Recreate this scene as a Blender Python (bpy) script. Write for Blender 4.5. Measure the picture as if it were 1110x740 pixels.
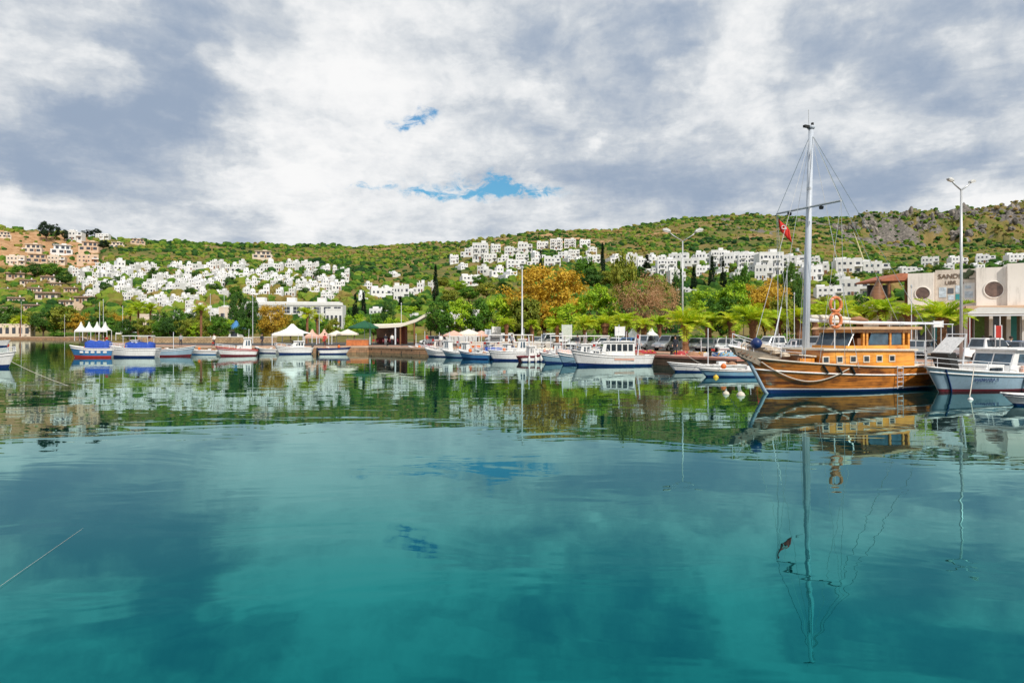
import bpy, bmesh, math, random
from mathutils import Vector, noise
for o in list(bpy.data.objects): bpy.data.objects.remove(o)
SC = bpy.context.scene; COL = SC.collection
rad = math.radians
F, CX, HY, EYE = 740.0, 555.0, 358.0, 3.2      # focal length in photo pixels, centre column, horizon row, eye height

# ---------------------------------------------------------------- camera, sky, sun, exposure
cam = bpy.data.objects.new('camera', bpy.data.cameras.new('camera')); COL.objects.link(cam)
cam.location = (0, 0, EYE); cam.rotation_euler = (rad(90), 0, 0)
cam.data.sensor_width = 36; cam.data.lens = 24; cam.data.shift_y = -12/1110
cam.data.clip_start = .1; cam.data.clip_end = 20000
SC.camera = cam
SUN_EL, SUN_AZ = 42, 150                       # degrees; azimuth clockwise from the view direction (behind and to the right)
sun = bpy.data.objects.new('sun', bpy.data.lights.new('sun', 'SUN')); COL.objects.link(sun)
sun.data.energy = 3.9; sun.data.angle = rad(1.5); sun.data.color = (1, .94, .84)
sd = Vector((math.sin(rad(SUN_AZ))*math.cos(rad(SUN_EL)), math.cos(rad(SUN_AZ))*math.cos(rad(SUN_EL)), math.sin(rad(SUN_EL))))
sun.rotation_euler = sd.to_track_quat('Z', 'Y').to_euler(); sun.location = (40, -40, 60)
SC.view_settings.view_transform = 'Standard'; SC.view_settings.look = 'None'
SC.view_settings.exposure = 0.0; SC.view_settings.gamma = 1; SC.view_settings.use_curve_mapping = False

def nodes_of(tree):
    N, L = tree.nodes, tree.links
    def new(t, **kw):
        n = N.new(t)
        for k, v in kw.items(): setattr(n, k, v)
        return n
    def plug(sock, v):
        if hasattr(v, 'bl_idname') and 'Socket' in v.bl_idname: L.new(v, sock)
        else: sock.default_value = v
    def math_(op, a, b=0.0, c=None, clamp=False):
        n = new('ShaderNodeMath', operation=op, use_clamp=clamp)
        plug(n.inputs[0], a); plug(n.inputs[1], b)
        if c is not None: plug(n.inputs[2], c)
        return n.outputs[0]
    def vmath(op, a, b=(0, 0, 0)):
        n = new('ShaderNodeVectorMath', operation=op); plug(n.inputs[0], a)
        if op == 'SCALE': plug(n.inputs[3], b)
        else: plug(n.inputs[1], b)
        return n.outputs[1] if op in ('DOT_PRODUCT', 'LENGTH') else n.outputs[0]
    def noise_(vec, scale, detail=4, rough=.55, dist=0.0, col=False):
        n = new('ShaderNodeTexNoise'); n.inputs['Scale'].default_value = scale
        n.inputs['Detail'].default_value = detail; n.inputs['Roughness'].default_value = rough; n.inputs['Distortion'].default_value = dist
        if vec is not None: L.new(vec, n.inputs['Vector'])
        return n.outputs[1] if col else n.outputs[0]
    def ramp(fac, stops, interp='LINEAR'):
        n = new('ShaderNodeValToRGB'); r = n.color_ramp; r.interpolation = interp
        while len(r.elements) < len(stops): r.elements.new(.5)
        for e, (p, c) in zip(r.elements, stops):
            e.position = p; e.color = (*c, 1) if len(c) == 3 else c
        plug(n.inputs[0], fac); return n.outputs[0]
    def mix(fac, a, b, mode='MIX'):
        n = new('ShaderNodeMix', data_type='RGBA', blend_type=mode)
        plug(n.inputs[0], fac)
        plug(n.inputs[6], (*a, 1) if isinstance(a, tuple) and len(a) == 3 else a)
        plug(n.inputs[7], (*b, 1) if isinstance(b, tuple) and len(b) == 3 else b)
        return n.outputs[2]
    def sep(v):
        n = new('ShaderNodeSeparateXYZ'); plug(n.inputs[0], v); return n.outputs
    def comb(x, y, z):
        n = new('ShaderNodeCombineXYZ')
        for s, v in zip(n.inputs, (x, y, z)): plug(s, v)
        return n.outputs[0]
    def smooth(v, lo, hi):
        n = new('ShaderNodeMapRange', interpolation_type='SMOOTHSTEP')
        plug(n.inputs[0], v); n.inputs[1].default_value = lo; n.inputs[2].default_value = hi
        return n.outputs[0]
    return dict(N=N, L=L, new=new, m=math_, v=vmath, noise=noise_, ramp=ramp, mix=mix, sep=sep, comb=comb, smooth=smooth, plug=plug)

world = bpy.data.worlds.new('World'); SC.world = world; world.use_nodes = True
def make_sky():
    k = nodes_of(world.node_tree); k['N'].clear(); m, v, nz, sm = k['m'], k['v'], k['noise'], k['smooth']
    d = k['new']('ShaderNodeTexCoord').outputs['Generated']
    x, y, z = k['sep'](d)
    zz = m('MAXIMUM', m('ABSOLUTE', z), .0)
    inv = m('DIVIDE', 1.0, m('ADD', zz, .13))
    p = k['comb'](m('MULTIPLY', x, inv), m('MULTIPLY', y, inv), m('MULTIPLY', zz, 1.2))   # a cloud deck seen in perspective
    az = m('MULTIPLY', m('ARCTAN2', x, y), 57.2958); el = m('MULTIPLY', m('ARCSINE', zz), 57.2958)
    w1 = v('SUBTRACT', nz(p, 1.7, 5, .6, col=True), (.5, .5, .5)); w2 = v('SUBTRACT', nz(d, 9, 6, .62, col=True), (.5, .5, .5))
    q = v('ADD', k['comb'](az, el, 0.0), v('ADD', v('MULTIPLY', w1, (9, 5, 0)), v('MULTIPLY', w2, (9, 6, 0))))
    def blob(px, py, sx, sy, amp, src):
        a = math.degrees(math.atan((px-CX)/F)); e = math.degrees(math.atan((HY-py)/F*math.cos(rad(a))))
        t = v('MULTIPLY', v('SUBTRACT', src, (a, e, 0)), (F/57.3/sx, F/57.3/sy, 0))
        return m('MULTIPLY', m('EXPONENT', m('MULTIPLY', v('DOT_PRODUCT', t, t), -1.0)), amp)
    big = nz(p, .9, 6, .56); fine = nz(p, 3.3, 9, .6, .25); puff = nz(d, 13, 8, .58, .4)
    b = m('ADD', m('MULTIPLY', m('SUBTRACT', big, .5), .30), .73)
    b = m('ADD', b, m('MULTIPLY', m('SUBTRACT', fine, .5), .60))
    mid = nz(v('ADD', v('MULTIPLY', d, (1, 1, 1.9)), v('MULTIPLY', w1, (.12, .12, .12))), 5.5, 10, .6, .15)
    b = m('ADD', b, m('MULTIPLY', m('SUBTRACT', puff, .5), .85))
    b = m('ADD', b, m('MULTIPLY', m('SUBTRACT', sm(mid, .36, .64), .5), .24))
    vo = k['new']('ShaderNodeTexVoronoi', feature='SMOOTH_F1'); vo.inputs['Scale'].default_value = 6.5; vo.inputs['Detail'].default_value = 4; vo.inputs['Roughness'].default_value = .55; vo.inputs['Smoothness'].default_value = .5
    k['L'].new(v('ADD', v('MULTIPLY', d, (1, 1, 2.0)), v('ADD', v('MULTIPLY', w1, (.25, .25, .25)), v('MULTIPLY', w2, (.14, .14, .14)))), vo.inputs['Vector'])
    b = m('ADD', b, m('MULTIPLY', m('SUBTRACT', .60, vo.outputs['Distance']), .42))
    for (px, py, sx, sy, amp) in [(150, 128, 85, 40, -.46), (20, 165, 90, 28, -.34), (120, 190, 130, 30, -.26), (190, 60, 60, 60, -.20), (40, 60, 55, 40, .05), (70, 30, 60, 30, .1),
            (70, 85, 45, 14, .14), (60, 148, 60, 9, .22), (130, 180, 80, 10, .16), (330, 30, 80, 45, .18), (410, 75, 75, 50, .34), (330, 130, 80, 50, .22), (300, 210, 170, 40, .22), (420, 150, 90, 40, .16),
            (500, 95, 50, 40, -.14), (660, 60, 75, 60, -.34), (600, 40, 45, 40, -.2), (690, 110, 60, 40, -.2), (740, 190, 140, 28, -.30), (900, 195, 120, 26, -.28), (640, 215, 90, 25, -.2),
            (800, 45, 50, 40, .30), (855, 10, 60, 28, .34), (760, 105, 25, 22, .26), (636, 150, 16, 12, .42), (600, 110, 30, 24, .2), (570, 165, 45, 30, .2), (960, 60, 60, 45, -.26), (910, 70, 25, 25, -.12), (1050, 90, 60, 50, -.18),
            (960, 130, 70, 14, .26), (1060, 40, 40, 12, .22), (1085, 212, 70, 16, .34), (5, 232, 40, 14, .44), (520, 30, 40, 30, .1), (850, 105, 50, 20, .12), (445, 160, 60, 30, .12), (1060, 160, 70, 20, -.12)]:
        b = m('ADD', b, blob(px, py, sx, sy, amp*.85, q))
    lum = sm(b, -.10, 1.05)
    cloud = k['ramp'](lum, [(0, (.32, .40, .525)), (.25, (.44, .505, .60)), (.5, (.59, .635, .69)), (.75, (.77, .795, .82)), (1, (.95, .95, .95))])
    # blue gaps in the deck
    q2 = v('ADD', k['comb'](az, el, 0.0), v('ADD', v('MULTIPLY', w1, (2.5, 1.0, 0)), v('MULTIPLY', w2, (8.0, 6.5, 0))))
    h = 0.0
    for (px, py, sx, sy, amp) in [(545, 205, 62, 9, 1.35), (590, 208, 26, 6, .7), (395, 205, 40, 5, .95), (470, 212, 34, 4, .8), (448, 132, 18, 9, .95), (432, 142, 10, 5, .7)]:
        h = m('ADD', h, blob(px, py, sx, sy, amp, q2))
    hole = sm(m('MULTIPLY', h, m('ADD', 1.0, m('MULTIPLY', m('SUBTRACT', nz(v('MULTIPLY', d, (1, 1, 2.2)), 34, 10, .72, .8), .5), 5.5))), .12, 1.30)
    s = k['new']('ShaderNodeTexSky', sky_type='NISHITA'); s.sun_disc = False; s.sun_elevation = rad(SUN_EL); s.sun_rotation = rad(SUN_AZ); s.air_density = 1.6; s.ozone_density = 3
    blue = k['mix'](1.0, s.outputs[0], (.42, .86, 1.15), 'MULTIPLY')
    c = k['mix'](1.0, cloud, (10, 10, 10), 'MULTIPLY')
    c = k['mix'](hole, c, blue)
    bg = k['new']('ShaderNodeBackground'); k['L'].new(c, bg.inputs[0]); bg.inputs[1].default_value = .1
    out = k['new']('ShaderNodeOutputWorld'); k['L'].new(bg.outputs[0], out.inputs[0])
make_sky()
world.cycles.sampling_method = 'MANUAL'; world.cycles.sample_map_resolution = 512
SC.cycles.max_bounces = 5; SC.cycles.glossy_bounces = 3; SC.cycles.transmission_bounces = 3; SC.cycles.transparent_max_bounces = 6; SC.cycles.caustics_reflective = False; SC.cycles.caustics_refractive = False

# ---------------------------------------------------------------- materials
MATS = {}
def bsdf_mat(name):
    m = bpy.data.materials.new(name); m.use_nodes = True; MATS[name] = m
    k = nodes_of(m.node_tree); b = m.node_tree.nodes['Principled BSDF']
    return m, k, b
def mat(name, col, rough=.6, var=.18, scale=3.0, metal=0.0, coat=0.0, spec=.4, rnd=0.0, dirt=None):
    """Plain surface: noise-mottled base colour, optional per-object variation and streaky dirt."""
    if name in MATS: return MATS[name]
    m, k, b = bsdf_mat(name)
    tc = k['new']('ShaderNodeTexCoord').outputs['Object']
    n = k['noise'](tc, scale, 6, .65)
    lo = tuple(c*(1-var) for c in col); hi = tuple(min(1, c*(1+var)) for c in col)
    c = k['ramp'](n, [(.3, lo), (.7, hi)])
    if dirt:
        x, y, z = k['sep'](tc)
        s = k['noise'](k['comb'](k['m']('MULTIPLY', x, 4.0), k['m']('MULTIPLY', y, 4.0), k['m']('MULTIPLY', z, .7)), scale, 5, .7)
        c = k['mix'](k['m']('MULTIPLY', k['smooth'](s, .5, .75), .55), c, dirt)
    if rnd:
        r = k['new']('ShaderNodeObjectInfo').outputs['Random']
        c = k['mix'](1.0, c, k['ramp'](r, [(0, (1-rnd, 1-rnd, 1-rnd*1.2)), (1, (1+rnd*.1,)*3)]), 'MULTIPLY')
    k['L'].new(c, b.inputs['Base Color'])
    b.inputs['Roughness'].default_value = rough; b.inputs['Metallic'].default_value = metal
    b.inputs['Specular IOR Level'].default_value = spec; b.inputs['Coat Weight'].default_value = coat
    return m
def leafy(name, cols, trans=.27):
    """Leaves: the colour differs from leaf to leaf and from spray to spray; light passes through."""
    m, k, b = bsdf_mat(name)
    g = k['new']('ShaderNodeNewGeometry').outputs['Random Per Island']
    tc = k['new']('ShaderNodeTexCoord').outputs['Object']
    oi = k['new']('ShaderNodeObjectInfo').outputs['Random']
    f = k['m']('ADD', k['m']('MULTIPLY', g, .34), k['m']('MULTIPLY', k['noise'](tc, .8, 4), .85))
    f = k['m']('ADD', f, k['m']('MULTIPLY', k['m']('SUBTRACT', oi, .6), .15))
    c = k['ramp'](f, [(.15+.7*i/(len(cols)-1), cc) for i, cc in enumerate(cols)])
    k['L'].new(c, b.inputs['Base Color']); b.inputs['Roughness'].default_value = .55; b.inputs['Specular IOR Level'].default_value = .25
    t = k['new']('ShaderNodeBsdfTranslucent'); k['L'].new(k['mix'](1.0, c, (1.35, 1.25, .6), 'MULTIPLY'), t.inputs[0])
    mx = k['new']('ShaderNodeMixShader'); mx.inputs[0].default_value = trans
    k['L'].new(b.outputs[0], mx.inputs[1]); k['L'].new(t.outputs[0], mx.inputs[2])
    k['L'].new(mx.outputs[0], m.node_tree.nodes['Material Output'].inputs[0])
    return m
def scrub_mat():
    m, k, b = bsdf_mat('scrub')
    g = k['new']('ShaderNodeNewGeometry').outputs['Random Per Island']
    tc = k['new']('ShaderNodeTexCoord').outputs['Object']
    f = k['m']('ADD', k['m']('MULTIPLY', g, .45), k['m']('MULTIPLY', k['m']('SUBTRACT', k['noise'](tc, .010, 5, .6), .28), 1.35))
    f = k['m']('ADD', f, k['m']('MULTIPLY', k['m']('SUBTRACT', k['noise'](tc, .9, 5, .7), .5), .5))
    c = k['ramp'](f, [(.20, (.012, .040, .013)), (.36, (.028, .080, .014)), (.50, (.065, .145, .018)), (.62, (.16, .23, .026)), (.74, (.19, .17, .04)), (.92, (.26, .17, .07))])
    k['L'].new(c, b.inputs['Base Color']); b.inputs['Roughness'].default_value = .9; b.inputs['Specular IOR Level'].default_value = .1
    return m
def wood_mat(name, dark, light, plank=.12, coat=.4, axis=2):
    m, k, b = bsdf_mat(name)
    tc = k['new']('ShaderNodeTexCoord').outputs['Object']; s = k['sep'](tc)
    row = k['m']('DIVIDE', s[axis], plank); fr = k['m']('FRACT', row); cell = k['m']('FLOOR', row)
    st = k['comb'](k['m']('MULTIPLY', s[0], .7), k['m']('ADD', k['m']('MULTIPLY', s[1], .7), k['m']('MULTIPLY', cell, 7.3)), k['m']('MULTIPLY', s[2], 9.0))
    n = k['noise'](st, 1.1, 8, .7, .3); n2 = k['noise'](tc, .55, 4, .6)
    f = k['m']('ADD', k['m']('MULTIPLY', n, .6), k['m']('MULTIPLY', n2, .5))
    c = k['ramp'](f, [(.44, dark), (.55, light), (.68, tuple(min(1, q*1.5) for q in light))])
    seam = k['m']('LESS_THAN', fr, .07)
    c = k['mix'](k['m']('MULTIPLY', seam, .42), c, tuple(q*.35 for q in dark))
    k['L'].new(c, b.inputs['Base Color']); b.inputs['Roughness'].default_value = .38; b.inputs['Coat Weight'].default_value = coat; b.inputs['Coat Roughness'].default_value = .2
    return m
def stone_mat(name, a, bcol, bx=.55, bz=.28):
    m, k, b = bsdf_mat(name)
    tc = k['new']('ShaderNodeTexCoord').outputs['Object']; s = k['sep'](tc)
    br = k['new']('ShaderNodeTexBrick'); k['L'].new(k['comb'](k['m']('ADD', s[0], k['m']('MULTIPLY', s[1], .8)), s[2], 0.0), br.inputs[0])
    br.inputs['Color1'].default_value = (*a, 1); br.inputs['Color2'].default_value = (*bcol, 1); br.inputs['Mortar'].default_value = (.10, .08, .06, 1)
    br.inputs['Scale'].default_value = 1; br.inputs['Brick Width'].default_value = bx; br.inputs['Row Height'].default_value = bz; br.inputs['Mortar Size'].default_value = .02
    c = k['mix'](1.0, br.outputs[0], k['ramp'](k['noise'](tc, 1.3, 7, .7), [(.3, (.5, .48, .45)), (.7, (1.15, 1.1, 1.05))]), 'MULTIPLY')
    k['L'].new(c, b.inputs['Base Color']); b.inputs['Roughness'].default_value = .9
    return m
def glass_mat(name, col=(.02, .03, .04), rough=.06):
    m, k, b = bsdf_mat(name)
    n = k['noise'](k['new']('ShaderNodeTexCoord').outputs['Object'], 2.2, 3)
    k['L'].new(k['ramp'](n, [(.35, col), (.7, tuple(c*2.2 for c in col))]), b.inputs['Base Color'])
    b.inputs['Roughness'].default_value = rough; b.inputs['Specular IOR Level'].default_value = .7
    return m
white = mat('white_paint', (.80, .80, .79), .45, .05, 2, dirt=(.44, .36, .28))
plaster = mat('white_plaster', (.76, .76, .77), .85, .08, .6, rnd=.16, dirt=(.62, .60, .60))
cream = mat('cream_plaster', (.70, .60, .50), .85, .06, .6, rnd=.1, dirt=(.5, .42, .34))
tan = mat('tan_plaster', (.60, .45, .33), .9, .1, .5, rnd=.1)
pale = mat('pale_beige_plaster', (.83, .77, .71), .85, .05, .5, dirt=(.46, .42, .38))
darkwin = glass_mat('dark_window', (.03, .035, .045), .15)
glass = glass_mat('glass')
bluegl = glass_mat('blue_glass', (.03, .06, .09), .05)
terra = mat('terracotta', (.36, .13, .07), .8, .25, 2)
brownroof = mat('brown_roof', (.23, .15, .11), .85, .25, 1.5, rnd=.15)
varn = wood_mat('varnished_planks', (.12, .026, .005), (.60, .20, .028), .17)
varnc = wood_mat('varnished_cabin', (.42, .13, .015), (.74, .31, .045), .30)
brownw = wood_mat('brown_wood', (.09, .04, .018), (.22, .10, .045), .2, .1)
teak = wood_mat('weathered_deck', (.25, .18, .11), (.40, .30, .20), .1, 0, 1)
navy = mat('navy_paint', (.012, .03, .13), .4, .15, 3)
blue = mat('blue_paint', (.05, .19, .42), .45, .12, 2, dirt=(.16, .26, .38))
pblue = mat('pale_blue_paint', (.30, .42, .52), .45, .1, 2, dirt=(.22, .28, .32))
sky_p = mat('grey_blue_paint', (.22, .36, .46), .45, .1, 2, dirt=(.15, .2, .24))
cover = mat('blue_cover', (.02, .07, .38), .7, .25, 4)
red = mat('red_paint', (.45, .035, .025), .5, .15, 3)
maroon = mat('maroon_paint', (.16, .02, .03), .5, .15, 3)
orange = mat('orange_plastic', (.72, .17, .03), .5, .15, 3)
salmon = mat('faded_orange', (.66, .40, .31), .6, .15, 3)
yellow = mat('yellow_paint', (.75, .50, .04), .5, .1, 3)
green = mat('green_paint', (.02, .16, .07), .6, .15, 2)
black = mat('black_rubber', (.015, .015, .016), .7, .2, 6)
steel = mat('galvanised_steel', (.55, .56, .57), .4, .1, 4, metal=.4)
mastp = mat('mast_paint', (.50, .55, .62), .4, .06, 3)
whitem = mat('white_metal', (.70, .72, .76), .35, .06, 3)
chrome = mat('chrome', (.7, .7, .7), .15, .05, 3, metal=1)
canvas = mat('cream_canvas', (.74, .69, .58), .8, .06, 2)
wcanvas = mat('white_canvas', (.78, .78, .76), .8, .06, 2)
brownc = mat('brown_canvas', (.30, .16, .09), .9, .25, 4)
netting = mat('fishing_net', (.32, .17, .10), .95, .5, 14)
rope = mat('rope', (.60, .56, .48), .9, .2, 20)
bark = mat('bark', (.12, .085, .06), .95, .35, 5)
palmbark = mat('palm_bark', (.22, .10, .05), .95, .5, 9)
skin = mat('skin', (.50, .29, .20), .6, .08, 5)
cloth1 = mat('dark_cloth', (.03, .035, .05), .9, .2, 8); cloth2 = mat('grey_cloth', (.35, .36, .38), .9, .2, 8); cloth3 = mat('red_cloth', (.5, .06, .05), .9, .2, 8); hair = mat('dark_hair', (.02, .015, .012), .8, .2, 9)
concrete = mat('concrete', (.36, .33, .29), .9, .22, 1.2)
silver = mat('silver_car_paint', (.50, .52, .55), .3, .04, 2, metal=.3, coat=.5)
carwhite = mat('white_car_paint', (.78, .79, .80), .3, .03, 2, coat=.5)
carblue = mat('blue_car_paint', (.03, .12, .32), .3, .05, 2, coat=.5)
cargrey = mat('grey_car_paint', (.12, .13, .15), .3, .05, 2, coat=.5)
carred = mat('red_car_paint', (.35, .02, .02), .3, .05, 2, coat=.5)
lampg = mat('lamp_glass', (.75, .75, .72), .2, .05, 3)
teal = mat('teal_panel', (.05, .30, .32), .6, .1, 2)
panelb = mat('pale_poster', (.55, .64, .72), .6, .35, 3)
leaf_g = leafy('green_leaves', [(.020, .075, .012), (.040, .120, .014), (.09, .22, .020), (.18, .36, .03)])
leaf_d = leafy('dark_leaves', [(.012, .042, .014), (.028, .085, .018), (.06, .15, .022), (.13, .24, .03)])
leaf_y = leafy('lime_leaves', [(.05, .14, .010), (.15, .31, .014), (.32, .50, .02), (.52, .62, .04)])
leaf_o = leafy('orange_leaves', [(.11, .12, .014), (.30, .22, .022), (.54, .34, .03), (.70, .50, .06)])
leaf_b = leafy('brown_leaves', [(.12, .07, .03), (.28, .15, .07), (.44, .26, .14), (.54, .40, .20)])
leaf_ol = leafy('olive_leaves', [(.05, .09, .012), (.13, .18, .02), (.25, .29, .03), (.38, .38, .06)])
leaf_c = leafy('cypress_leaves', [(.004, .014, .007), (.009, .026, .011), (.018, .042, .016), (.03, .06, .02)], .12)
leaf_p = leafy('palm_leaves', [(.08, .20, .012), (.25, .42, .02), (.48, .62, .04), (.70, .66, .08)], .4)
scrub = scrub_mat()

# ---------------------------------------------------------------- mesh builder and object helpers
class MB:
    def __init__(s): s.v, s.f, s.m = [], [], []
    def add(s, vs, fs, mi=0):
        n = len(s.v); s.v += [tuple(p) for p in vs]
        for f in fs: s.f.append(tuple(i+n for i in f)); s.m.append(mi)
        return s
    def box(s, c, d, mi=0, rz=0, tx=1, ty=1):
        (x, y, z), (a, b, h) = c, d; P = []; co, si = math.cos(rz), math.sin(rz)
        for zz, kx, ky in ((-h/2, 1, 1), (h/2, tx, ty)):
            for sx, sy in ((-1, -1), (1, -1), (1, 1), (-1, 1)):
                px, py = sx*a/2*kx, sy*b/2*ky
                P.append((x+px*co-py*si, y+px*si+py*co, z+zz))
        return s.add(P, [(3, 2, 1, 0), (4, 5, 6, 7), (0, 1, 5, 4), (1, 2, 6, 5), (2, 3, 7, 6), (3, 0, 4, 7)], mi)
    def bb(s, x0, x1, y0, y1, z0, z1, mi=0): return s.box(((x0+x1)/2, (y0+y1)/2, (z0+z1)/2), (x1-x0, y1-y0, z1-z0), mi)
    def tube(s, pts, r, n=6, mi=0, cap=True):
        pts = [Vector(p) for p in pts]; R = r if isinstance(r, (list, tuple)) else [r]*len(pts); V = []; Fc = []
        for i, p in enumerate(pts):
            t = (pts[min(i+1, len(pts)-1)]-pts[max(i-1, 0)]).normalized()
            a = t.cross(Vector((0, 0, 1)) if abs(t.z) < .9 else Vector((1, 0, 0))).normalized(); b = t.cross(a)
            for j in range(n):
                w = 2*math.pi*j/n; V.append(p+(a*math.cos(w)+b*math.sin(w))*R[i])
        for i in range(len(pts)-1):
            for j in range(n):
                j2 = (j+1) % n; Fc.append((i*n+j, (i+1)*n+j, (i+1)*n+j2, i*n+j2))
        if cap: Fc += [tuple(range(n)), tuple(reversed(range((len(pts)-1)*n, len(pts)*n)))]
        return s.add(V, Fc, mi)
    def lathe(s, prof, n=14, mi=0, c=(0, 0, 0), axis='z'):
        V = []
        for r, h in prof:
            for j in range(n):
                w = 2*math.pi*j/n; a, b = r*math.cos(w), r*math.sin(w)
                V.append((c[0]+a, c[1]+b, c[2]+h) if axis == 'z' else (c[0]+a, c[1]+h, c[2]+b) if axis == 'y' else (c[0]+h, c[1]+a, c[2]+b))
        Fc = [(i*n+j, i*n+(j+1) % n, (i+1)*n+(j+1) % n, (i+1)*n+j) for i in range(len(prof)-1) for j in range(n)]
        return s.add(V, Fc, mi)
    def torus(s, c, R, r, axis='y', n=20, k=7, mi=0):
        V = []
        for i in range(n):
            a = 2*math.pi*i/n
            for j in range(k):
                b = 2*math.pi*j/k; q = R+r*math.cos(b); x, y, z = q*math.cos(a), r*math.sin(b), q*math.sin(a)
                if axis == 'x': x, y = y, x
                if axis == 'z': y, z = z, y
                V.append((c[0]+x, c[1]+y, c[2]+z))
        return s.add(V, [(i*k+j, ((i+1) % n)*k+j, ((i+1) % n)*k+(j+1) % k, i*k+(j+1) % k) for i in range(n) for j in range(k)], mi)
    def prism(s, poly, y0, y1, mi=0, ins=0.0):
        """A side outline (x, z) given thickness between y0 and y1; ins narrows the upper points."""
        n = len(poly); z0 = min(p[1] for p in poly); z1 = max(p[1] for p in poly); h = max(z1-z0, 1e-6)
        A = [(x, y0+ins*(z-z0)/h, z) for x, z in poly]; B = [(x, y1-ins*(z-z0)/h, z) for x, z in poly]
        return s.add(A+B, [tuple(range(n)), tuple(reversed(range(n, 2*n)))]+[(i, i+n, (i+1) % n+n, (i+1) % n) for i in range(n)], mi)
    def mesh(s, name, mats, smooth=False):
        me = bpy.data.meshes.new(name); me.from_pydata(s.v, [], s.f)
        for m_ in (mats if isinstance(mats, (list, tuple)) else [mats]): me.materials.append(m_)
        me.polygons.foreach_set('material_index', s.m)
        if smooth: me.polygons.foreach_set('use_smooth', [True]*len(s.f))
        bm = bmesh.new(); bm.from_mesh(me); bmesh.ops.recalc_face_normals(bm, faces=bm.faces); bm.to_mesh(me); bm.free()
        me.update(); return me
    def build(s, name, mats, parent=None, smooth=False, bevel=0):
        o = bpy.data.objects.new(name, s.mesh(name, mats, smooth)); COL.objects.link(o)
        if parent: o.parent = parent
        if bevel:
            b = o.modifiers.new('b', 'BEVEL'); b.width = bevel; b.segments = 2; b.limit_method = 'ANGLE'
        return o
def raw(name, V, Fc, mats, mi=None, smooth=False):
    """A large mesh without normal recalculation."""
    me = bpy.data.meshes.new(name); me.from_pydata(V, [], Fc)
    for m_ in (mats if isinstance(mats, (list, tuple)) else [mats]): me.materials.append(m_)
    if mi: me.polygons.foreach_set('material_index', mi)
    if smooth: me.polygons.foreach_set('use_smooth', [True]*len(Fc))
    return me
def link(name, me, parent=None, loc=None):
    o = bpy.data.objects.new(name, me); COL.objects.link(o)
    if parent: o.parent = parent
    if loc: o.location = loc
    return o
def tag(o, label=None, cat=None, group=None, kind=None):
    for kk, vv in (('label', label), ('category', cat), ('group', group), ('kind', kind)):
        if vv: o[kk] = vv
    return o
def thing(name, label, cat, loc=(0, 0, 0), rz=0, group=None):
    o = bpy.data.objects.new(name, None); COL.objects.link(o); o.empty_display_size = .2
    o.location = loc; o.rotation_euler = (0, 0, rz); return tag(o, label, cat, group)
def copy_tree(o, parent=None):
    c = o.copy(); COL.objects.link(c)
    if parent: c.parent = parent
    for ch in o.children: copy_tree(ch, c)
    return c
def dup(o, loc, rz=0, sc=1, label=None, group=None):
    c = copy_tree(o); c.location = loc; c.rotation_euler = (0, 0, rz); c.scale = (sc,)*3 if not isinstance(sc, tuple) else sc
    if label: c['label'] = label
    if group: c['group'] = group
    return c
USED = set()
def first_or_dup(proto, *a, **kw):
    """The prototype itself the first time, a copy of it afterwards."""
    if proto.name in USED: return dup(proto, *a, **kw)
    USED.add(proto.name); loc = a[0]; proto.location = loc
    rz = a[1] if len(a) > 1 else kw.get('rz', 0); sc = a[2] if len(a) > 2 else kw.get('sc', 1)
    proto.rotation_euler = (0, 0, rz); proto.scale = (sc,)*3 if not isinstance(sc, tuple) else sc
    if kw.get('label'): proto['label'] = kw['label']
    if kw.get('group'): proto['group'] = kw['group']
    return proto
def repaint(o, m):
    o.material_slots[0].link = 'OBJECT'; o.material_slots[0].material = m
def wat(py): return F*EYE/(py-HY)                                   # distance at which the water lies under a photo row
def at(px, Y, z): return Vector(((px-CX)/F*Y, Y, z))
def zof(py, Y): return EYE-(py-HY)/F*Y
ORD = 'first second third fourth fifth sixth seventh eighth ninth tenth eleventh twelfth thirteenth fourteenth fifteenth sixteenth seventeenth eighteenth nineteenth twentieth'.split()
def ordinal(i):
    if i < 20: return ORD[i]
    t = {20: 'twenty', 30: 'thirty', 40: 'forty'}
    n = i+1; ten, one = n//10*10, n % 10
    return t[ten][:-1]+'ieth' if one == 0 else t[ten]+'-'+ORD[one-1]

# ---------------------------------------------------------------- terrain, water, quay
def interp(tab, x):
    if x <= tab[0][0]: return tab[0][1]
    for (a, b), (c, d) in zip(tab, tab[1:]):
        if x <= c: return b+(d-b)*(x-a)/(c-a)
    return tab[-1][1]
def sst(x, a, b):
    t = max(0, min(1, (x-a)/(b-a))); return t*t*(3-2*t)
EDGE = [(-700, 250), (88, 238), (118, 106), (210, 97), (330, 96), (400, 99), (450, 92), (550, 83), (640, 75), (712, 69), (765, 65), (850, 58), (950, 51), (1042, 46), (1200, 39), (1500, 31), (1900, 25)]
SKY = [(-700, 235), (0, 248), (50, 252), (100, 259), (150, 263), (200, 266), (300, 266), (350, 267), (400, 270), (430, 269), (500, 262), (550, 255), (600, 252), (650, 250), (700, 244), (750, 237), (800, 234), (850, 236), (900, 238), (950, 237), (1000, 236), (1050, 233), (1110, 229), (1900, 215)]
RIDGE = [(-700, 560), (0, 600), (200, 700), (430, 820), (700, 930), (900, 960), (1110, 930), (1900, 800)]
QZ = .9
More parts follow.
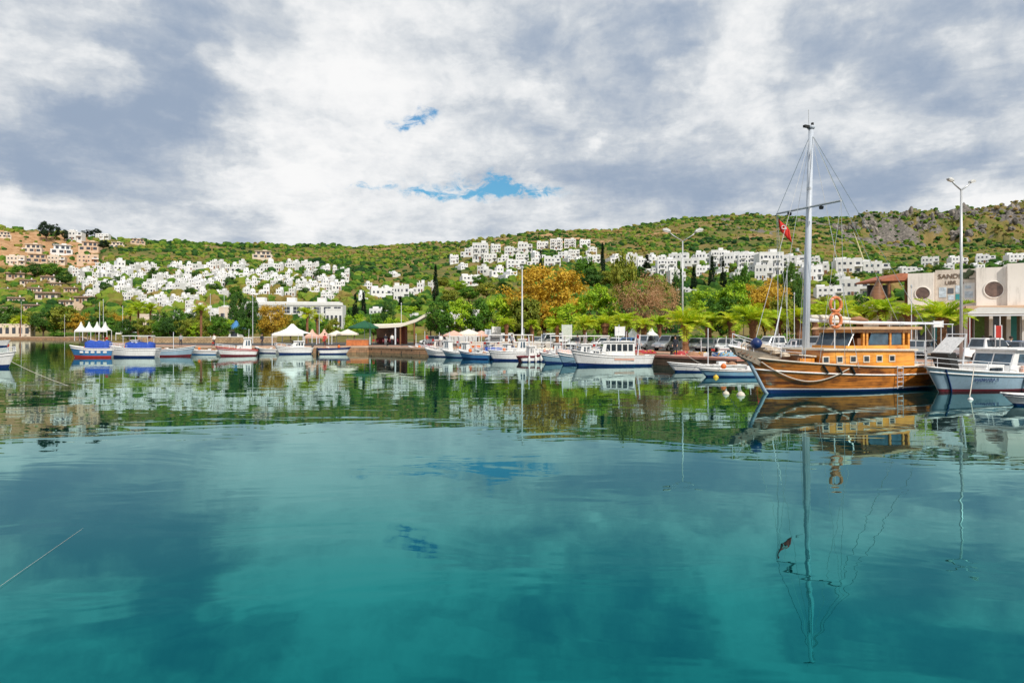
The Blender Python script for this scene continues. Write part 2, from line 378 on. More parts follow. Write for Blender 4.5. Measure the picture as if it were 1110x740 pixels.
def ground(X, Y):
    px = CX+F*X/Y
    E, S, R = interp(EDGE, px), interp(SKY, px), interp(RIDGE, px)
    Y0 = max(E+48, 165 if px > 110 else 255) if px < 800 else max(E+90, 150)
    zr = EYE+(HY-S)/F*R
    if Y <= Y0: return QZ
    if Y > R: return zr-(Y-R)*.09-((Y-R)/400)**2*20
    t = (Y-Y0)/(R-Y0); f = t**1.15
    wc = sst(px, 890, 960)
    if wc:
        g = interp([(0, 0), (.25, .17), (.70, .56), (.80, .86), (.9, .94), (1, 1)], t)
        f += (g-f)*wc
    n = noise.fractal(Vector((X*.009, Y*.009, 3.3)), .9, 2.1, 4)
    rough = noise.fractal(Vector((X*.05, Y*.03, 1.1)), .8, 2.1, 4)
    a = t*(1-.55*t)*min(1, t*3)
    z = QZ+(zr-QZ)*f+n*9*a*(1-.6*wc)+rough*2.0*min(1, t*2)
    if wc and .62 < t < .95: z += wc*rough*9*sst(t, .62, .72)*(1-sst(t, .85, .95))
    return z
def hit(px, py):
    """The ground point that a line of sight meets."""
    u = (px-CX)/F; lo = interp(EDGE, px)+10; Y = lo
    while Y < 1500:
        if ground(u*Y, Y) >= zof(py, Y): break
        Y += 3
    return Vector((u*Y, Y, ground(u*Y, Y)))
def make_terrain():
    xs = [-700+i*4 for i in range(150)]+[-100+i*2.4 for i in range(540)]+[1196+i*5 for i in range(120)]
    ny = 150; V = []; Fc = []; earth = []; rock = []
    for px in xs:
        E = interp(EDGE, px); R = interp(RIDGE, px)
        for j in range(ny+1):
            s = j/ny
            Y = E+(R-E)*(s/.9)**1.5 if s < .9 else R+(s-.9)*5200
            X = (px-CX)/F*Y; z = ground(X, Y); V.append((X, Y, z))
            t = (Y-E)/(R-E)
            e = noise.fractal(Vector((X*.012, Y*.012, 9)), .9, 2, 4)
            earth.append(max(0, min(1, sst(140-px, 0, 60)*sst(t, .45, .62)*1.1+e*.8*sst(t, .3, .6)+.35*sst(t, .45, .8)*sst(px, 380, 520)*(1-sst(px, 640, 720))+.25*sst(px, 860, 960)*sst(t, .3, .5)+.55*(1-sst(t, .02, .10))*(1-sst(px, 1120, 1200)))))
            rk = noise.fractal(Vector((X*.03, Y*.012, 5)), .9, 2, 4)
            earth[-1] *= 1-.9*sst(px, 880, 950)*sst(t, .58, .66)
            rock.append(max(0, min(1, (sst(px, 880, 960)*sst(t, .64, .72)*(1-sst(t, .86, .95))*(.45+rk*1.6)) + sst(px, 640, 760)*sst(rk, .25, .5)*sst(t, .5, .7)*.8)))
    n = ny+1
    for i in range(len(xs)-1):
        for j in range(ny): Fc.append((i*n+j, (i+1)*n+j, (i+1)*n+j+1, i*n+j+1))
    m, k, b = bsdf_mat('hillside_ground')
    tc = k['new']('ShaderNodeTexCoord').outputs['Object']
    def attr(nm): return k['new']('ShaderNodeAttribute', attribute_name=nm).outputs['Fac']
    n1 = k['noise'](tc, .02, 6, .65); n2 = k['noise'](tc, .25, 6, .7)
    f = k['m']('ADD', k['m']('MULTIPLY', n1, .6), k['m']('MULTIPLY', n2, .45))
    grass = k['ramp'](f, [(.34, (.026, .062, .014)), (.44, (.070, .105, .022)), (.54, (.17, .14, .045)), (.70, (.27, .175, .08))])
    soil = k['ramp'](n2, [(.3, (.26, .135, .06)), (.55, (.44, .26, .135)), (.8, (.60, .44, .28))])
    stone = k['ramp'](k['noise'](tc, .35, 8, .75), [(.3, (.04, .038, .034)), (.5, (.15, .135, .12)), (.7, (.34, .30, .26))])
    c = k['mix'](k['smooth'](k['m']('ADD', attr('earth'), k['m']('MULTIPLY', k['m']('SUBTRACT', n2, .5), .8)), .3, .6), grass, soil)
    c = k['mix'](k['smooth'](k['m']('ADD', attr('rock'), k['m']('MULTIPLY', k['m']('SUBTRACT', n2, .5), .8)), .3, .55), c, stone)
    k['L'].new(c, b.inputs['Base Color']); b.inputs['Roughness'].default_value = .95; b.inputs['Specular IOR Level'].default_value = .1
    me = raw('hillside', V, Fc, m, smooth=True)
    for nm, d in (('earth', earth), ('rock', rock)):
        me.attributes.new(nm, 'FLOAT', 'POINT').data.foreach_set('value', d)
    tag(link('terrain', me), kind='structure')
make_terrain()

def make_water():
    m, k, b = bsdf_mat('sea_water')
    g = k['new']('ShaderNodeNewGeometry').outputs['Position']
    p1 = k['v']('MULTIPLY', g, (.5, 1.0, 1)); 
    n = k['noise'](p1, .42, 3, .5, .6); n2 = k['noise'](p1, 1.9, 2, .5, .3); n3 = k['noise'](k['v']('MULTIPLY', g, (.6, 1, 1)), .05, 3, .5)
    hgt = k['m']('ADD', k['m']('MULTIPLY', n, .0155), k['m']('MULTIPLY', k['m']('MULTIPLY', n2, .0026), k['smooth'](n3, .35, .7)))
    bp = k['new']('ShaderNodeBump'); bp.inputs['Strength'].default_value = 1; bp.inputs['Distance'].default_value = 1
    k['L'].new(hgt, bp.inputs['Height']); k['L'].new(bp.outputs[0], b.inputs['Normal'])
    c = k['ramp'](k['noise'](k['v']('MULTIPLY', g, (1, 1, 0)), .06, 4, .55), [(.3, (.0, .012, .015)), (.7, (.0, .026, .026))])
    df = k['new']('ShaderNodeBsdfDiffuse'); k['L'].new(c, df.inputs[0])
    fr = k['new']('ShaderNodeFresnel'); fr.inputs[0].default_value = 2.5; k['L'].new(bp.outputs[0], fr.inputs['Normal'])
    gl = k['new']('ShaderNodeBsdfGlossy'); gl.inputs['Roughness'].default_value = .012; k['L'].new(bp.outputs[0], gl.inputs['Normal'])
    k['L'].new(k['ramp'](fr.outputs[0], [(.19, (.0, .70, .76)), (.27, (.09, .90, .92)), (.37, (.42, .99, 1)), (.55, (.70, 1, .97)), (.9, (.86, .98, .95))]), gl.inputs[0])
    mx = k['new']('ShaderNodeMixShader'); k['L'].new(fr.outputs[0], mx.inputs[0]); k['L'].new(df.outputs[0], mx.inputs[1]); k['L'].new(gl.outputs[0], mx.inputs[2])
    k['L'].new(mx.outputs[0], m.node_tree.nodes['Material Output'].inputs[0]); m.node_tree.nodes.remove(b)
    S = 6000
    me = raw('water', [(-S, -S, 0), (S, -S, 0), (S, S, 0), (-S, S, 0)], [(0, 1, 2, 3)], m)
    tag(link('water', me), kind='structure')
make_water()

def make_quay():
    """Stone sea wall with a coping, and the paved strip behind it."""
    pts = []
    for (a, ya), (b_, yb) in zip(EDGE, EDGE[1:]):
        A, B = at(a, ya, 0), at(b_, yb, 0); n = max(2, int((B-A).length/4))
        pts += [A+(B-A)*i/n for i in range(n)]
    nrm = []
    for i in range(len(pts)):
        t = pts[min(i+1, len(pts)-1)]-pts[max(i-1, 0)]; t.z = 0; nrm.append(Vector((t.y, -t.x, 0)).normalized())
    def strip(rows, mt, name):
        V, Fc = [], []; w = len(rows)
        for p, nn in zip(pts, nrm): V += [p+nn*o+Vector((0, 0, z)) for o, z in rows]
        for i in range(len(pts)-1):
            for j in range(w-1): Fc.append((i*w+j, (i+1)*w+j, (i+1)*w+j+1, i*w+j+1))
        mb = MB().add(V, Fc); o = mb.build(name, mt); return tag(o, kind='structure')
    strip([(.10, -1.5), (.10, QZ-.22)], stone_mat('quay_stone', (.50, .28, .15), (.36, .22, .13), .9, .34), 'sea_wall')
    strip([(.10, QZ-.22), (.18, QZ-.22), (.18, QZ+.04), (-.7, QZ+.04), (-.7, QZ-.1)], mat('coping_stone', (.50, .36, .26), .9, .2, 1.2), 'quay_coping')
    rowsV, Fc = [], []
    i0 = 0; sel = [(p, n) for p, n in zip(pts, nrm) if p.x > -75]
    for p, n in sel:
        rowsV += [p-n*.7+Vector((0, 0, QZ+.008)), p-n*6+Vector((0, 0, QZ+.008)), p+Vector((p.x*.0, 34, QZ+.008))]
    for i in range(len(sel)-1):
        for j in range(2): Fc.append((i*3+j, i*3+j+1, (i+1)*3+j+1, (i+1)*3+j))
    mi = [0, 1]*(len(sel)-1)
    pav = mat('pink_paving', (.40, .22, .15), .9, .2, .8); asp = mat('asphalt', (.07, .068, .066), .9, .25, .7)
    me = raw('quay_paving', rowsV, Fc, [pav, asp], mi)
    tag(link('quay_paving', me), kind='structure')
make_quay()

def make_scrub():
    rnd = random.Random(5)
    ico = bmesh.new(); bmesh.ops.create_icosphere(ico, subdivisions=2, radius=1)
    base = [v.co.copy() for v in ico.verts]; faces = [tuple(v.index for v in f.verts) for f in ico.faces]; ico.free()
    lows = bmesh.new(); bmesh.ops.create_icosphere(lows, subdivisions=1, radius=1)
    base1 = [v.co.copy() for v in lows.verts]; faces1 = [tuple(v.index for v in f.verts) for f in lows.faces]; lows.free()
    shapes = []
    for s in range(10):
        src, fc = (base, faces) if s < 5 else (base1, faces1)
        shapes.append(([v*(.72+.75*abs(noise.noise(v*1.9+Vector((s*7, 0, 0))))+.25*rnd.random()) for v in src], fc))
    V, Fc = [], []
    def lump(p, r, h, near):
        sh, fc = shapes[rnd.randrange(0, 5) if near else rnd.randrange(5, 10)]
        a = rnd.random()*6.28; c, s = math.cos(a), math.sin(a); n = len(V)
        for v in sh: V.append((p.x+(v.x*c-v.y*s)*r, p.y+(v.x*s+v.y*c)*r, p.z+v.z*h+h*.25))
        for f in fc: Fc.append((f[0]+n, f[1]+n, f[2]+n))
    count = 0
    while count < 23500:
        px = rnd.uniform(-420, 1640); E, R = interp(EDGE, px), interp(RIDGE, px)
        t = rnd.random()**.8; Y = max(E+60, 175)+(R+15-max(E+60, 175))*t
        X = (px-CX)/F*Y
        d = noise.fractal(Vector((X*.011, Y*.011, 20)), .9, 2, 3)
        if 45 < px < 380 and t < .55: dens = .55
        elif px < 130 and t > .5: dens = .16+.3*(t > .95)
        else: dens = max(.34, .66+d*1.3)
        if 900 < px and .35 < t < .62: dens *= .7
        if 900 < px and .60 < t: dens = .95
        if rnd.random() > dens: continue
        p = Vector((X, Y, ground(X, Y)))
        r = rnd.triangular(.7, 3.4, 1.2)*(1+.35*(t > .9)); lump(p, r, r*rnd.uniform(.6, 1.05), Y < 420); count += 1
    o = link('hillside_scrub', raw('hillside_scrub', V, Fc, scrub)); tag(o, kind='stuff')
make_scrub()

def make_rocks():
    """Upright weathered crags that stand along the cliff band under the ridge."""
    rnd = random.Random(8); ico = bmesh.new(); bmesh.ops.create_icosphere(ico, subdivisions=2, radius=1)
    base = [v.co.copy() for v in ico.verts]; fc = [tuple(v.index for v in f.verts) for f in ico.faces]; ico.free(); V, Fc = [], []
    n = 0
    while n < 300:
        px = rnd.uniform(900, 1500); R = interp(RIDGE, px); E = interp(EDGE, px)+90; t = rnd.triangular(.66, .86, .76)
        Y = E+(R-E)*t; X = (px-CX)/F*Y
        if noise.noise(Vector((px*.018, t*4, 2))) < -.22+.3*(t < .73): continue
        z = ground(X, Y); w, h = rnd.uniform(2.4, 5.2), rnd.uniform(2.8, 6.2)*(1-.45*sst(t, .78, .86)); o = Vector((n*3.1, 0, 0)); b = len(V); n += 1
        for v in base:
            k = .75+.5*noise.noise(v*1.4+o)+.22*noise.noise(v*4+o); V.append((X+v.x*w*k, Y+v.y*w*k, z+h*.15+v.z*h*(.7+.3*k)))
        Fc += [tuple(i+b for i in f) for f in fc]
    m, k, b = bsdf_mat('crag_stone'); tc = k['new']('ShaderNodeTexCoord').outputs['Object']; s = k['sep'](tc)
    nz = k['noise'](k['comb'](s[0], s[1], k['m']('MULTIPLY', s[2], .35)), .30, 8, .75)
    g = k['new']('ShaderNodeNewGeometry').outputs['Random Per Island']
    c = k['ramp'](k['m']('ADD', nz, k['m']('MULTIPLY', k['m']('SUBTRACT', g, .5), .2)), [(.3, (.05, .046, .042)), (.48, (.16, .145, .13)), (.66, (.36, .31, .27))])
    k['L'].new(c, b.inputs['Base Color']); b.inputs['Roughness'].default_value = .95
    tag(link('cliff_rocks', raw('cliff_rocks', V, Fc, m)), kind='stuff')
make_rocks()

# ---------------------------------------------------------------- houses
def house_proto(seed, kind='cube'):
    """A cluster of plastered blocks; the front looks down to the water (-y). Returns the root and its front width and height."""
    r = random.Random(seed); wm = plaster
    wall = MB(); wins = []; doors = []; extra = []
    if kind == 'cube':
        W, D, H = r.uniform(6.0, 7.2), 6.5, r.uniform(5.2, 6.0)
        s = r.choice((-1, 1)); w1 = W*r.uniform(.52, .66)
        x0 = -s*W/2; xm = x0+s*w1; x1 = s*W/2
        wall.bb(min(x0, xm), max(x0, xm), -D/2, D/2, -3, H)
        wall.bb(min(xm, x1), max(xm, x1), -D/2-r.uniform(.6, 1.6), D/2-.3, -3.01, 3.0)
        wall.bb(min(xm, x1)+(.3 if s < 0 else 0), max(xm, x1)-(.3 if s > 0 else 0), -.4, D/2-.5, 3.0, 3.0+r.choice((.35, 2.2)))
        tx = x0+s*r.uniform(.9, 1.6); wall.box((tx, D/2-1.4, H+.9), (1.9, 1.9, 1.8))
        for cx in (x0+s*.14, xm-s*.14): wall.box((cx, -D/2+.14, H+.22), (.28, .28, .44))
        cxm = (x0+xm)/2; yf = -D/2
        wins += [(cxm-w1*.22, yf, 4.1, .95, 1.15), (cxm+w1*.22, yf, 4.1, .95, 1.15), (cxm+s*w1*.18, yf, 1.5, 1.5, 1.9)]
        doors.append((cxm-s*w1*.24, yf, 1.05, .95, 2.1))
        ysd = min(v[1] for v in wall.v)
        wins.append(((xm+x1)/2, ysd, 1.35, W*.2, 1.7))
        extra.append(('chimney', MB().box((x0+s*w1*.75, 1.2, H+.6), (.6, .6, 1.2)).box((x0+s*w1*.75, 1.2, H+1.3), (.8, .8, .16)), plaster))
        height = H+1
    elif kind == 'block':
        W, D, H = r.uniform(9.5, 11), 8.5, 6.3; n = 2
        wall.bb(-W/2, W*.18, -D/2, D/2, -4, H); wall.bb(W*.18, W/2, -D/2+1.6, D/2-.2, -4.01, H-.5+r.choice((0, 1.6)))
        wall.box((-W*.28, 2, H+.9), (3, 2.6, 1.8))
        wall.bb(-W/2, W*.18, -D/2, -D/2+.2, H, H+.45)
        bal = MB().bb(W*.18+.003, W/2, -D/2+.2, -D/2+1.597, 3.0, 3.2).bb(W*.18+.003, W/2, -D/2+.2, -D/2+.3, 3.2, 4.0); extra.append(('balcony', bal, plaster))
        for z in (1.4, 4.6):
            wins += [(-W*.37, -D/2, z, 1.1, 1.4), (-W*.18, -D/2, z, 1.3, 1.5), (W*.04, -D/2, z, 1.1, 1.4), (W*.35, -D/2+1.6, z, 2.0, 1.9)]
        doors.append((-W*.065, -D/2, 1.0, .9, 2.1))
        extra.append(('chimney', MB().box((W*.07, .5, H+.7), (.7, .7, 1.4)), plaster)); height = H+1
    elif kind == 'flats':
        W, D, H = 12, 9, 9.2
        wall.bb(-W/2, W/2, -D/2, D/2, -4, H); wall.bb(-W/2, W/2, -D/2-.05, -D/2+.2, H, H+.5); wall.box((W*.2, 1, H+1), (3.4, 3, 2))
        for i, z in enumerate((1.5, 4.5, 7.5)):
            for x in (-W*.40, -W*.08, W*.08, W*.40): wins.append((x, -D/2, z, 1.1, 1.5))
            for x in (-W*.24, W*.24):
                wins.append((x, -D/2, z-.1, 2.0, 2.0))
                if i: extra.append(('balcony', MB().bb(x-1.5, x+1.5, -D/2-1.3, -D/2, z-1.35, z-1.15).bb(x-1.5, x+1.5, -D/2-1.3, -D/2-1.2, z-1.15, z-.35), plaster))
        doors.append((0, -D/2, 1.0, 1.1, 2.2)); height = H+1
    elif kind == 'terrace':                                          # stepped villa with deep shaded verandas
        W, D, H = 11, 9, 5.6
        wall.bb(-W/2, W/2, -D/2, D/2, -6, 2.8); wall.bb(-W*.36, W*.40, -D/2+2, D/2-.2, 2.8, H); wall.bb(-W*.40, W*.44, -D/2+1.2, D/2, H, H+.3); wall.box((W*.1, 1, H+.8), (2.4, 2, 1.2))
        for x in (-W*.33, 0, W*.33): wins.append((x, -D/2, 1.2, 2.3, 1.9))
        for x in (-W*.2, W*.06, W*.28): wins.append((x, -D/2+2, 4.1, 1.8, 2.0))
        doors.append((W*.17, -D/2, 1.0, .9, 2.1)); height = H+.5
    else:                                                            # low stone house under a broad eave
        W, D, H = 8.5, 7, 3.0
        wall.bb(-W/2, W/2, -D/2, D/2, -4, H)
        extra.append(('roof', MB().box((0, -.2, H+.35), (W+1.2, D+1.6, .7), tx=.86, ty=.8), brownroof)); extra.append(('chimney', MB().box((W*.25, .6, H+1.1), (.7, .7, 1.5)), plaster))
        wins += [(-W*.3, -D/2, 1.5, 1.5, 1.4), (W*.3, -D/2, 1.5, 1.5, 1.4), (W*.03, -D/2, 1.5, 1.0, 1.3)]; doors.append((-W*.13, -D/2, 1.05, .9, 2.1)); height = H+.7
    root = wall.build('house', wm)
    for x, y, z, w, h in wins:
        MB().box((x, y-.03, z), (w*(.72 if kind in ('cube', 'block', 'flats') else .9), .09, h*(.78 if kind in ('cube', 'block', 'flats') else .9))).build('window', darkwin, root)
    for x, y, z, w, h in doors:
        MB().box((x, y-.03, z), (w, .08, h)).build('door', brownw, root)
    for nm, mb, mt in extra: mb.build(nm, mt, root)
    return root, W, height
PROTO = {}
for kd, n in (('cube', 9), ('block', 4), ('flats', 2), ('terrace', 2), ('stone', 2)):
    PROTO[kd] = [house_proto(40+i*3, kd) for i in range(n)]
LOOK = {'cube': ['white cube house', 'white two-block house', 'white house with roof turret', 'small white cube house'], 'block': ['white villa with balcony'], 'flats': ['white three-storey flats'], 'terrace': ['stepped terraced villa'], 'stone': ['low brown-roofed house']}
HOUSES = []
HR = random.Random(11)
def house(px, py, wpx, kind, label, group, hpx=None, m=None, i=None):
    protos = PROTO[kind]; root, W, H = protos[HR.randrange(len(protos)) if i is None else i]
    p = hit(px, py); s = wpx/F*p.y/W; s = max(.5, min(2.2, s)); sz = s
    if hpx: sz = max(.55*s, min(1.7*s, hpx/F*p.y/H))
    rz = -math.atan2(p.x, p.y)*.7+(HR.uniform(-.6, .6) if kind == 'cube' else HR.uniform(-.25, .25))
    o = first_or_dup(root, p, rz, (s, s, sz), label=label, group=group); o['category'] = 'house'
    repaint(o, m or plaster)
    HOUSES.append((px, py, wpx))
    return o
VILLAGE = [
 ('the top row of the terraced village', [(78, 97, 299), (105, 120, 294), (124, 138, 297), (142, 171, 295), (184, 211, 294), (214, 240, 294), (243, 268, 293), (281, 305, 293), (309, 343, 292), (347, 356, 297), (362, 377, 298)]),
 ('the second row of the terraced village', [(104, 118, 304), (120, 140, 304), (141, 158, 304), (175, 205, 305), (222, 248, 303), (255, 280, 302), (293, 305, 303), (309, 318, 301), (330, 342, 302), (360, 376, 306)]),
 ('the third row of the terraced village', [(94, 120, 314), (122, 150, 318), (157, 178, 316), (179, 210, 315), (213, 245, 313), (264, 280, 311), (297, 330, 312), (333, 342, 312), (347, 372, 313)]),
 ('the fourth row of the terraced village', [(92, 104, 323), (134, 155, 327), (157, 182, 331), (188, 212, 329), (214, 248, 324), (262, 290, 322), (298, 304, 322), (312, 325, 320), (333, 345, 321), (350, 368, 323)]),
 ('the broken middle row of the village', [(86, 104, 309), (122, 140, 311), (160, 178, 311), (190, 222, 309.5), (232, 262, 307.5), (282, 299, 308), (312, 328, 307.5), (345, 360, 307)]),
 ('the lowest row behind the shore trees', [(150, 160, 338), (180, 196, 336), (206, 216, 339), (192, 212, 346), (226, 254, 345)])]
for phrase, runs in VILLAGE:
    spots = []
    for a, b, y in runs:
        n = max(1, round((b-a)/5.8)); st = (b-a)/n
        spots += [(a+st*(i+.5), y+HR.uniform(-2.6, 2.6), st*HR.uniform(1.25, 1.8)) for i in range(n)]
    spots.sort()
    for i, (px, y, w) in enumerate(spots):
        kk = HR.randrange(9)
        house(px, y, w, 'cube', f'{LOOK["cube"][(kk+i) % 4 if False else (0 if kk % 3 else 1)]}, {ordinal(i)} from the left in {phrase}', 'white houses of the terraced village', i=kk)
for i, (px, y, w, h, kd, mt, lab) in enumerate([
  (82, 261, 15, 11, 'block', plaster, 'white villa on the skyline beside the tall dark pines'), (112, 259, 12, 5, 'block', plaster, 'long low white house on the skyline past the villa'),
  (36, 274, 18, 9, 'terrace', cream, 'cream stepped villa with shaded veranda on the bare tan slope'), (67, 276, 20, 10, 'terrace', plaster, 'white stepped villa with deep veranda below the dark pines'),
  (98, 273, 19, 10, 'terrace', tan, 'tan stepped villa below the white skyline villa'), (127, 269, 14, 6, 'terrace', cream, 'small cream villa under the long low skyline house'),
  (18, 287, 16, 10, 'block', cream, 'cream house standing on the bare tan slope above the brown roofs'), (40, 286, 20, 9, 'terrace', tan, 'tan house with dark veranda below the cream stepped villa'),
  (62, 287, 16, 9, 'block', cream, 'cream block house below the white stepped villa'), (95, 285, 20, 9, 'block', tan, 'tan house just above the top village row'),
  (5, 258, 12, 6, 'terrace', cream, 'pale house at the top of the tan slope by the picture edge'), (149, 265, 14, 5, 'terrace', tan, 'brown unfinished villa with dark openings on the ridge'),
  (285, 281, 20, 8, 'terrace', cream, 'pale isolated house on the green slope above the village')]):
    house(px, y, w, kd, lab, 'villas on the upper slope', h, mt)
for i, (px, y, w) in enumerate([(17, 304, 16), (30, 311, 14), (54, 306, 14), (5, 318, 11), (38, 318, 13), (61, 313, 13), (77, 317, 12), (17, 329, 15), (52, 326, 20), (92, 329, 17), (8, 341, 14), (72, 333, 14), (36, 336, 14), (112, 336, 13)]):
    house(px, y, w, 'stone', f'low brown-roofed house, {ordinal(i)} down the wooded slope beside the village', 'low brown-roofed houses on the wooded slope', None, cream if i % 3 else tan)
for px, y, w, h, kd, lab in [
  (521, 283, 16, 20, 'flats', 'tall white flats at the near end of the hilltop terrace'), (555, 277, 14, 9, 'block', 'white villa among scrub between two hilltop blocks of flats'), (569, 274, 15, 11, 'block', 'white villa with balcony, centre of the hilltop terrace'),
  (588, 271, 12, 9, 'block', 'white villa behind the slim dark cypress on the hilltop'), (603, 271, 13, 12, 'flats', 'square white block with glass balconies on the hilltop terrace'), (618, 269, 12, 10, 'flats', 'grey white square block, second to last on the hilltop terrace'), (634, 268, 11, 8, 'block', 'white villa at the far end of the hilltop terrace'),
  (537, 274, 10, 9, 'block', 'white house behind the tall hilltop flats'), (492, 286, 9, 9, 'block', 'small white house alone on the scrub slope before the hilltop terrace'),
  (559, 291, 20, 9, 'block', 'long white villa straight above the orange tree'), (578, 289, 13, 9, 'cube', 'white house left of the cypress above the orange tree'), (599, 290, 17, 11, 'block', 'white villa behind the top of the orange tree'),
  (616, 284, 9, 7, 'cube', 'small white house above the orange tree crown'), (628, 285, 9, 7, 'cube', 'small white house beside the dark trees past the orange tree'), (643, 286, 14, 9, 'block', 'white villa just before the tall cypress'),
  (538, 300, 13, 11, 'cube', 'white cube house above the clipped green trees'), (550, 304, 15, 11, 'cube', 'white house at the shoulder of the orange tree'), (510, 309, 20, 11, 'block', 'white villa beside the tall lone cypress'),
  (413, 327, 22, 15, 'block', 'white villa behind the cafe, with dark shaded porch'), (435, 327, 16, 18, 'block', 'taller white villa behind the cafe awning'), (454, 318, 11, 13, 'cube', 'white house below the tall lone cypress'), (467, 315, 8, 10, 'cube', 'small white house touching the tall lone cypress'),
  (428, 300, 9, 5, 'cube', 'tiny pale house alone on the brown hillside'), (394, 331, 7, 18, 'cube', 'narrow white house between two small cypresses'), (412, 347, 19, 13, 'block', 'plain pale house directly behind the green umbrella'), (446, 346, 8, 6, 'cube', 'tiny pale house behind the cream awning'),
  (665, 285, 14, 9, 'cube', 'white house past the tall cypress'), (688, 290, 17, 15, 'block', 'white villa above the bare brown tree'), (708, 283, 10, 8, 'cube', 'small white house under the green hill, above the brown tree'), (722, 299, 20, 18, 'flats', 'blue white flats beside the double street lamp'), (733, 308, 17, 16, 'block', 'cream house with balconies just behind the double street lamp'),
  (736, 287, 19, 12, 'block', 'white villa on the crest row behind the double lamp'), (762, 287, 15, 14, 'block', 'white villa on the crest row above the cypress pair'), (778, 291, 16, 20, 'flats', 'tall white flats rising above the cypress pair'),
  (793, 291, 15, 17, 'block', 'white villa next to the tall flats on the crest row'), (810, 291, 19, 16, 'flats', 'wide white flats halfway along the crest row'), (833, 300, 25, 27, 'flats', 'largest white building on the crest row, before the mast'), (828, 305, 18, 18, 'block', 'white villa with arched terrace in front of the largest building'),
  (860, 289, 26, 11, 'block', 'long pale villa directly left of the schooner mast'), (879, 305, 20, 17, 'block', 'white villa straight behind the schooner mast'), (889, 298, 17, 13, 'cube', 'white house just right of the schooner mast'), (745, 322, 20, 10, 'block', 'tan white house low behind the double street lamp'),
  (918, 297, 26, 16, 'block', 'white villa with parapets before the leaning crane boom'), (948, 299, 26, 16, 'block', 'white villa with parapets under the leaning crane boom'), (986, 298, 21, 7, 'block', 'low white house over the terracotta canopy'),
  (1008, 289, 16, 10, 'block', 'white house in the upper row over the circle window'), (1025, 296, 14, 7, 'cube', 'pale house peeping over the mural wall'), (1038, 288, 16, 10, 'block', 'white house in the upper row behind the street lamp'),
  (1055, 295, 14, 9, 'cube', 'pale house behind the street lamp over the mural'), (1068, 286, 17, 10, 'block', 'white house in the upper row past the street lamp'), (1083, 291, 12, 7, 'cube', 'small pale house over the beige building roof'), (1101, 285, 18, 10, 'block', 'white house ending the upper row by the picture edge'),
  (898, 324, 26, 14, 'block', 'white house with dark red windows above the palms'), (926, 323, 28, 21, 'block', 'white house with square tower beside the wooden canopy'), (905, 309, 20, 10, 'cube', 'white house half hidden by shrubs above the palms')]:
    house(px, y, w*1.03, kd, lab, 'white houses on the slope behind the harbour', h)
for i, (px, y, w, h, kd) in enumerate([(675, 290, 14, 10, 'cube'), (699, 291, 16, 11, 'block'), (715, 286, 14, 9, 'cube'), (748, 293, 18, 13, 'block'), (752, 285, 14, 9, 'cube'), (770, 281, 14, 8, 'cube'), (786, 283, 16, 10, 'block'), (803, 284, 16, 10, 'block'), (820, 285, 18, 11, 'block'), (844, 291, 20, 13, 'block'), (851, 284, 14, 8, 'cube'), (872, 296, 18, 12, 'block'), (881, 287, 14, 8, 'cube'), (815, 299, 16, 12, 'block'), (800, 301, 15, 11, 'cube'), (780, 300, 14, 10, 'cube'), (762, 299, 15, 11, 'block'), (706, 300, 14, 10, 'cube'), (672, 297, 15, 10, 'block'), (856, 305, 16, 11, 'cube'), (912, 288, 14, 8, 'cube'), (935, 288, 14, 7, 'cube')]):
    house(px, y, w, kd, f'white house packed into the crest row, {ordinal(i)} counted from the tall cypress', 'white houses packed into the crest row', h)
for i, (px, y, w, h, kd) in enumerate([(508, 278, 12, 9, 'cube'), (531, 285, 14, 9, 'block'), (545, 284, 12, 8, 'cube'), (566, 283, 14, 8, 'block'), (583, 281, 12, 8, 'cube'), (608, 281, 13, 8, 'cube'), (622, 279, 12, 8, 'block'), (640, 277, 12, 8, 'cube'), (526, 297, 13, 10, 'cube'), (500, 292, 10, 7, 'cube'), (423, 321, 14, 10, 'cube'), (443, 324, 12, 10, 'cube'), (404, 322, 12, 10, 'cube'), (397, 314, 10, 8, 'cube')]):
    house(px, y, w, kd, f'white cube house among the hilltop villas, {ordinal(i)} counted from the hilltop flats', 'white cube houses among the hilltop villas', h)
for k_ in PROTO.values():                                             # prototypes that were not needed
    for root, W, H in k_:
        if root.name not in USED:
            for c in list(root.children): bpy.data.objects.remove(c)
            bpy.data.objects.remove(root)

# ---------------------------------------------------------------- shore buildings
def box_thing(name, label, cat, loc, rz=0): return thing(name, label, cat, loc, rz)
def sub(parent, name, mt, fn, smooth=False, bevel=0):
    mb = MB(); fn(mb); return mb.build(name, mt, parent, smooth, bevel)
def hotel():
    Y = 205; a = at(262, Y, 0).x; b = at(370, Y, 0).x; W = b-a
    t = thing('hotel', 'long white hotel with rows of square balconies, behind the shore trees', 'hotel', ((a+b)/2, Y, QZ+1.5), .12)
    h1, h2 = 8.6, 9.3
    sub(t, 'wall', plaster, lambda m: m.bb(-W/2, W/2, 0, 9, -3, h1).bb(-W/2+1, W/2-1, 1.5, 8, h1, h1+.9))
    sub(t, 'parapet', plaster, lambda m: m.bb(-W/2-.15, W/2+.15, -.25, 0, h1-.25, h1+.5))
    n = 10
    for fl in range(3):
        z = .5+fl*2.75
        for i in range(n):
            x = -W/2+W*(i+.5)/n
            w = sub(t, 'balcony_opening', darkwin, lambda m: m.bb(x-1.0, x+1.0, -.03, .1, z, z+1.9))
            sub(w, 'rail', whitem, lambda m: m.bb(x-1.0, x+1.0, -.12, -.06, z+.75, z+.85).bb(x-.03, x+.03, -.11, -.05, z, z+1.9))
    for i in range(3): sub(t, 'stair_turret', plaster, lambda m: m.bb(-W/2+4+i*9, -W/2+6.5+i*9, 3, 6, h1+.9, h1+2.2))
hotel()
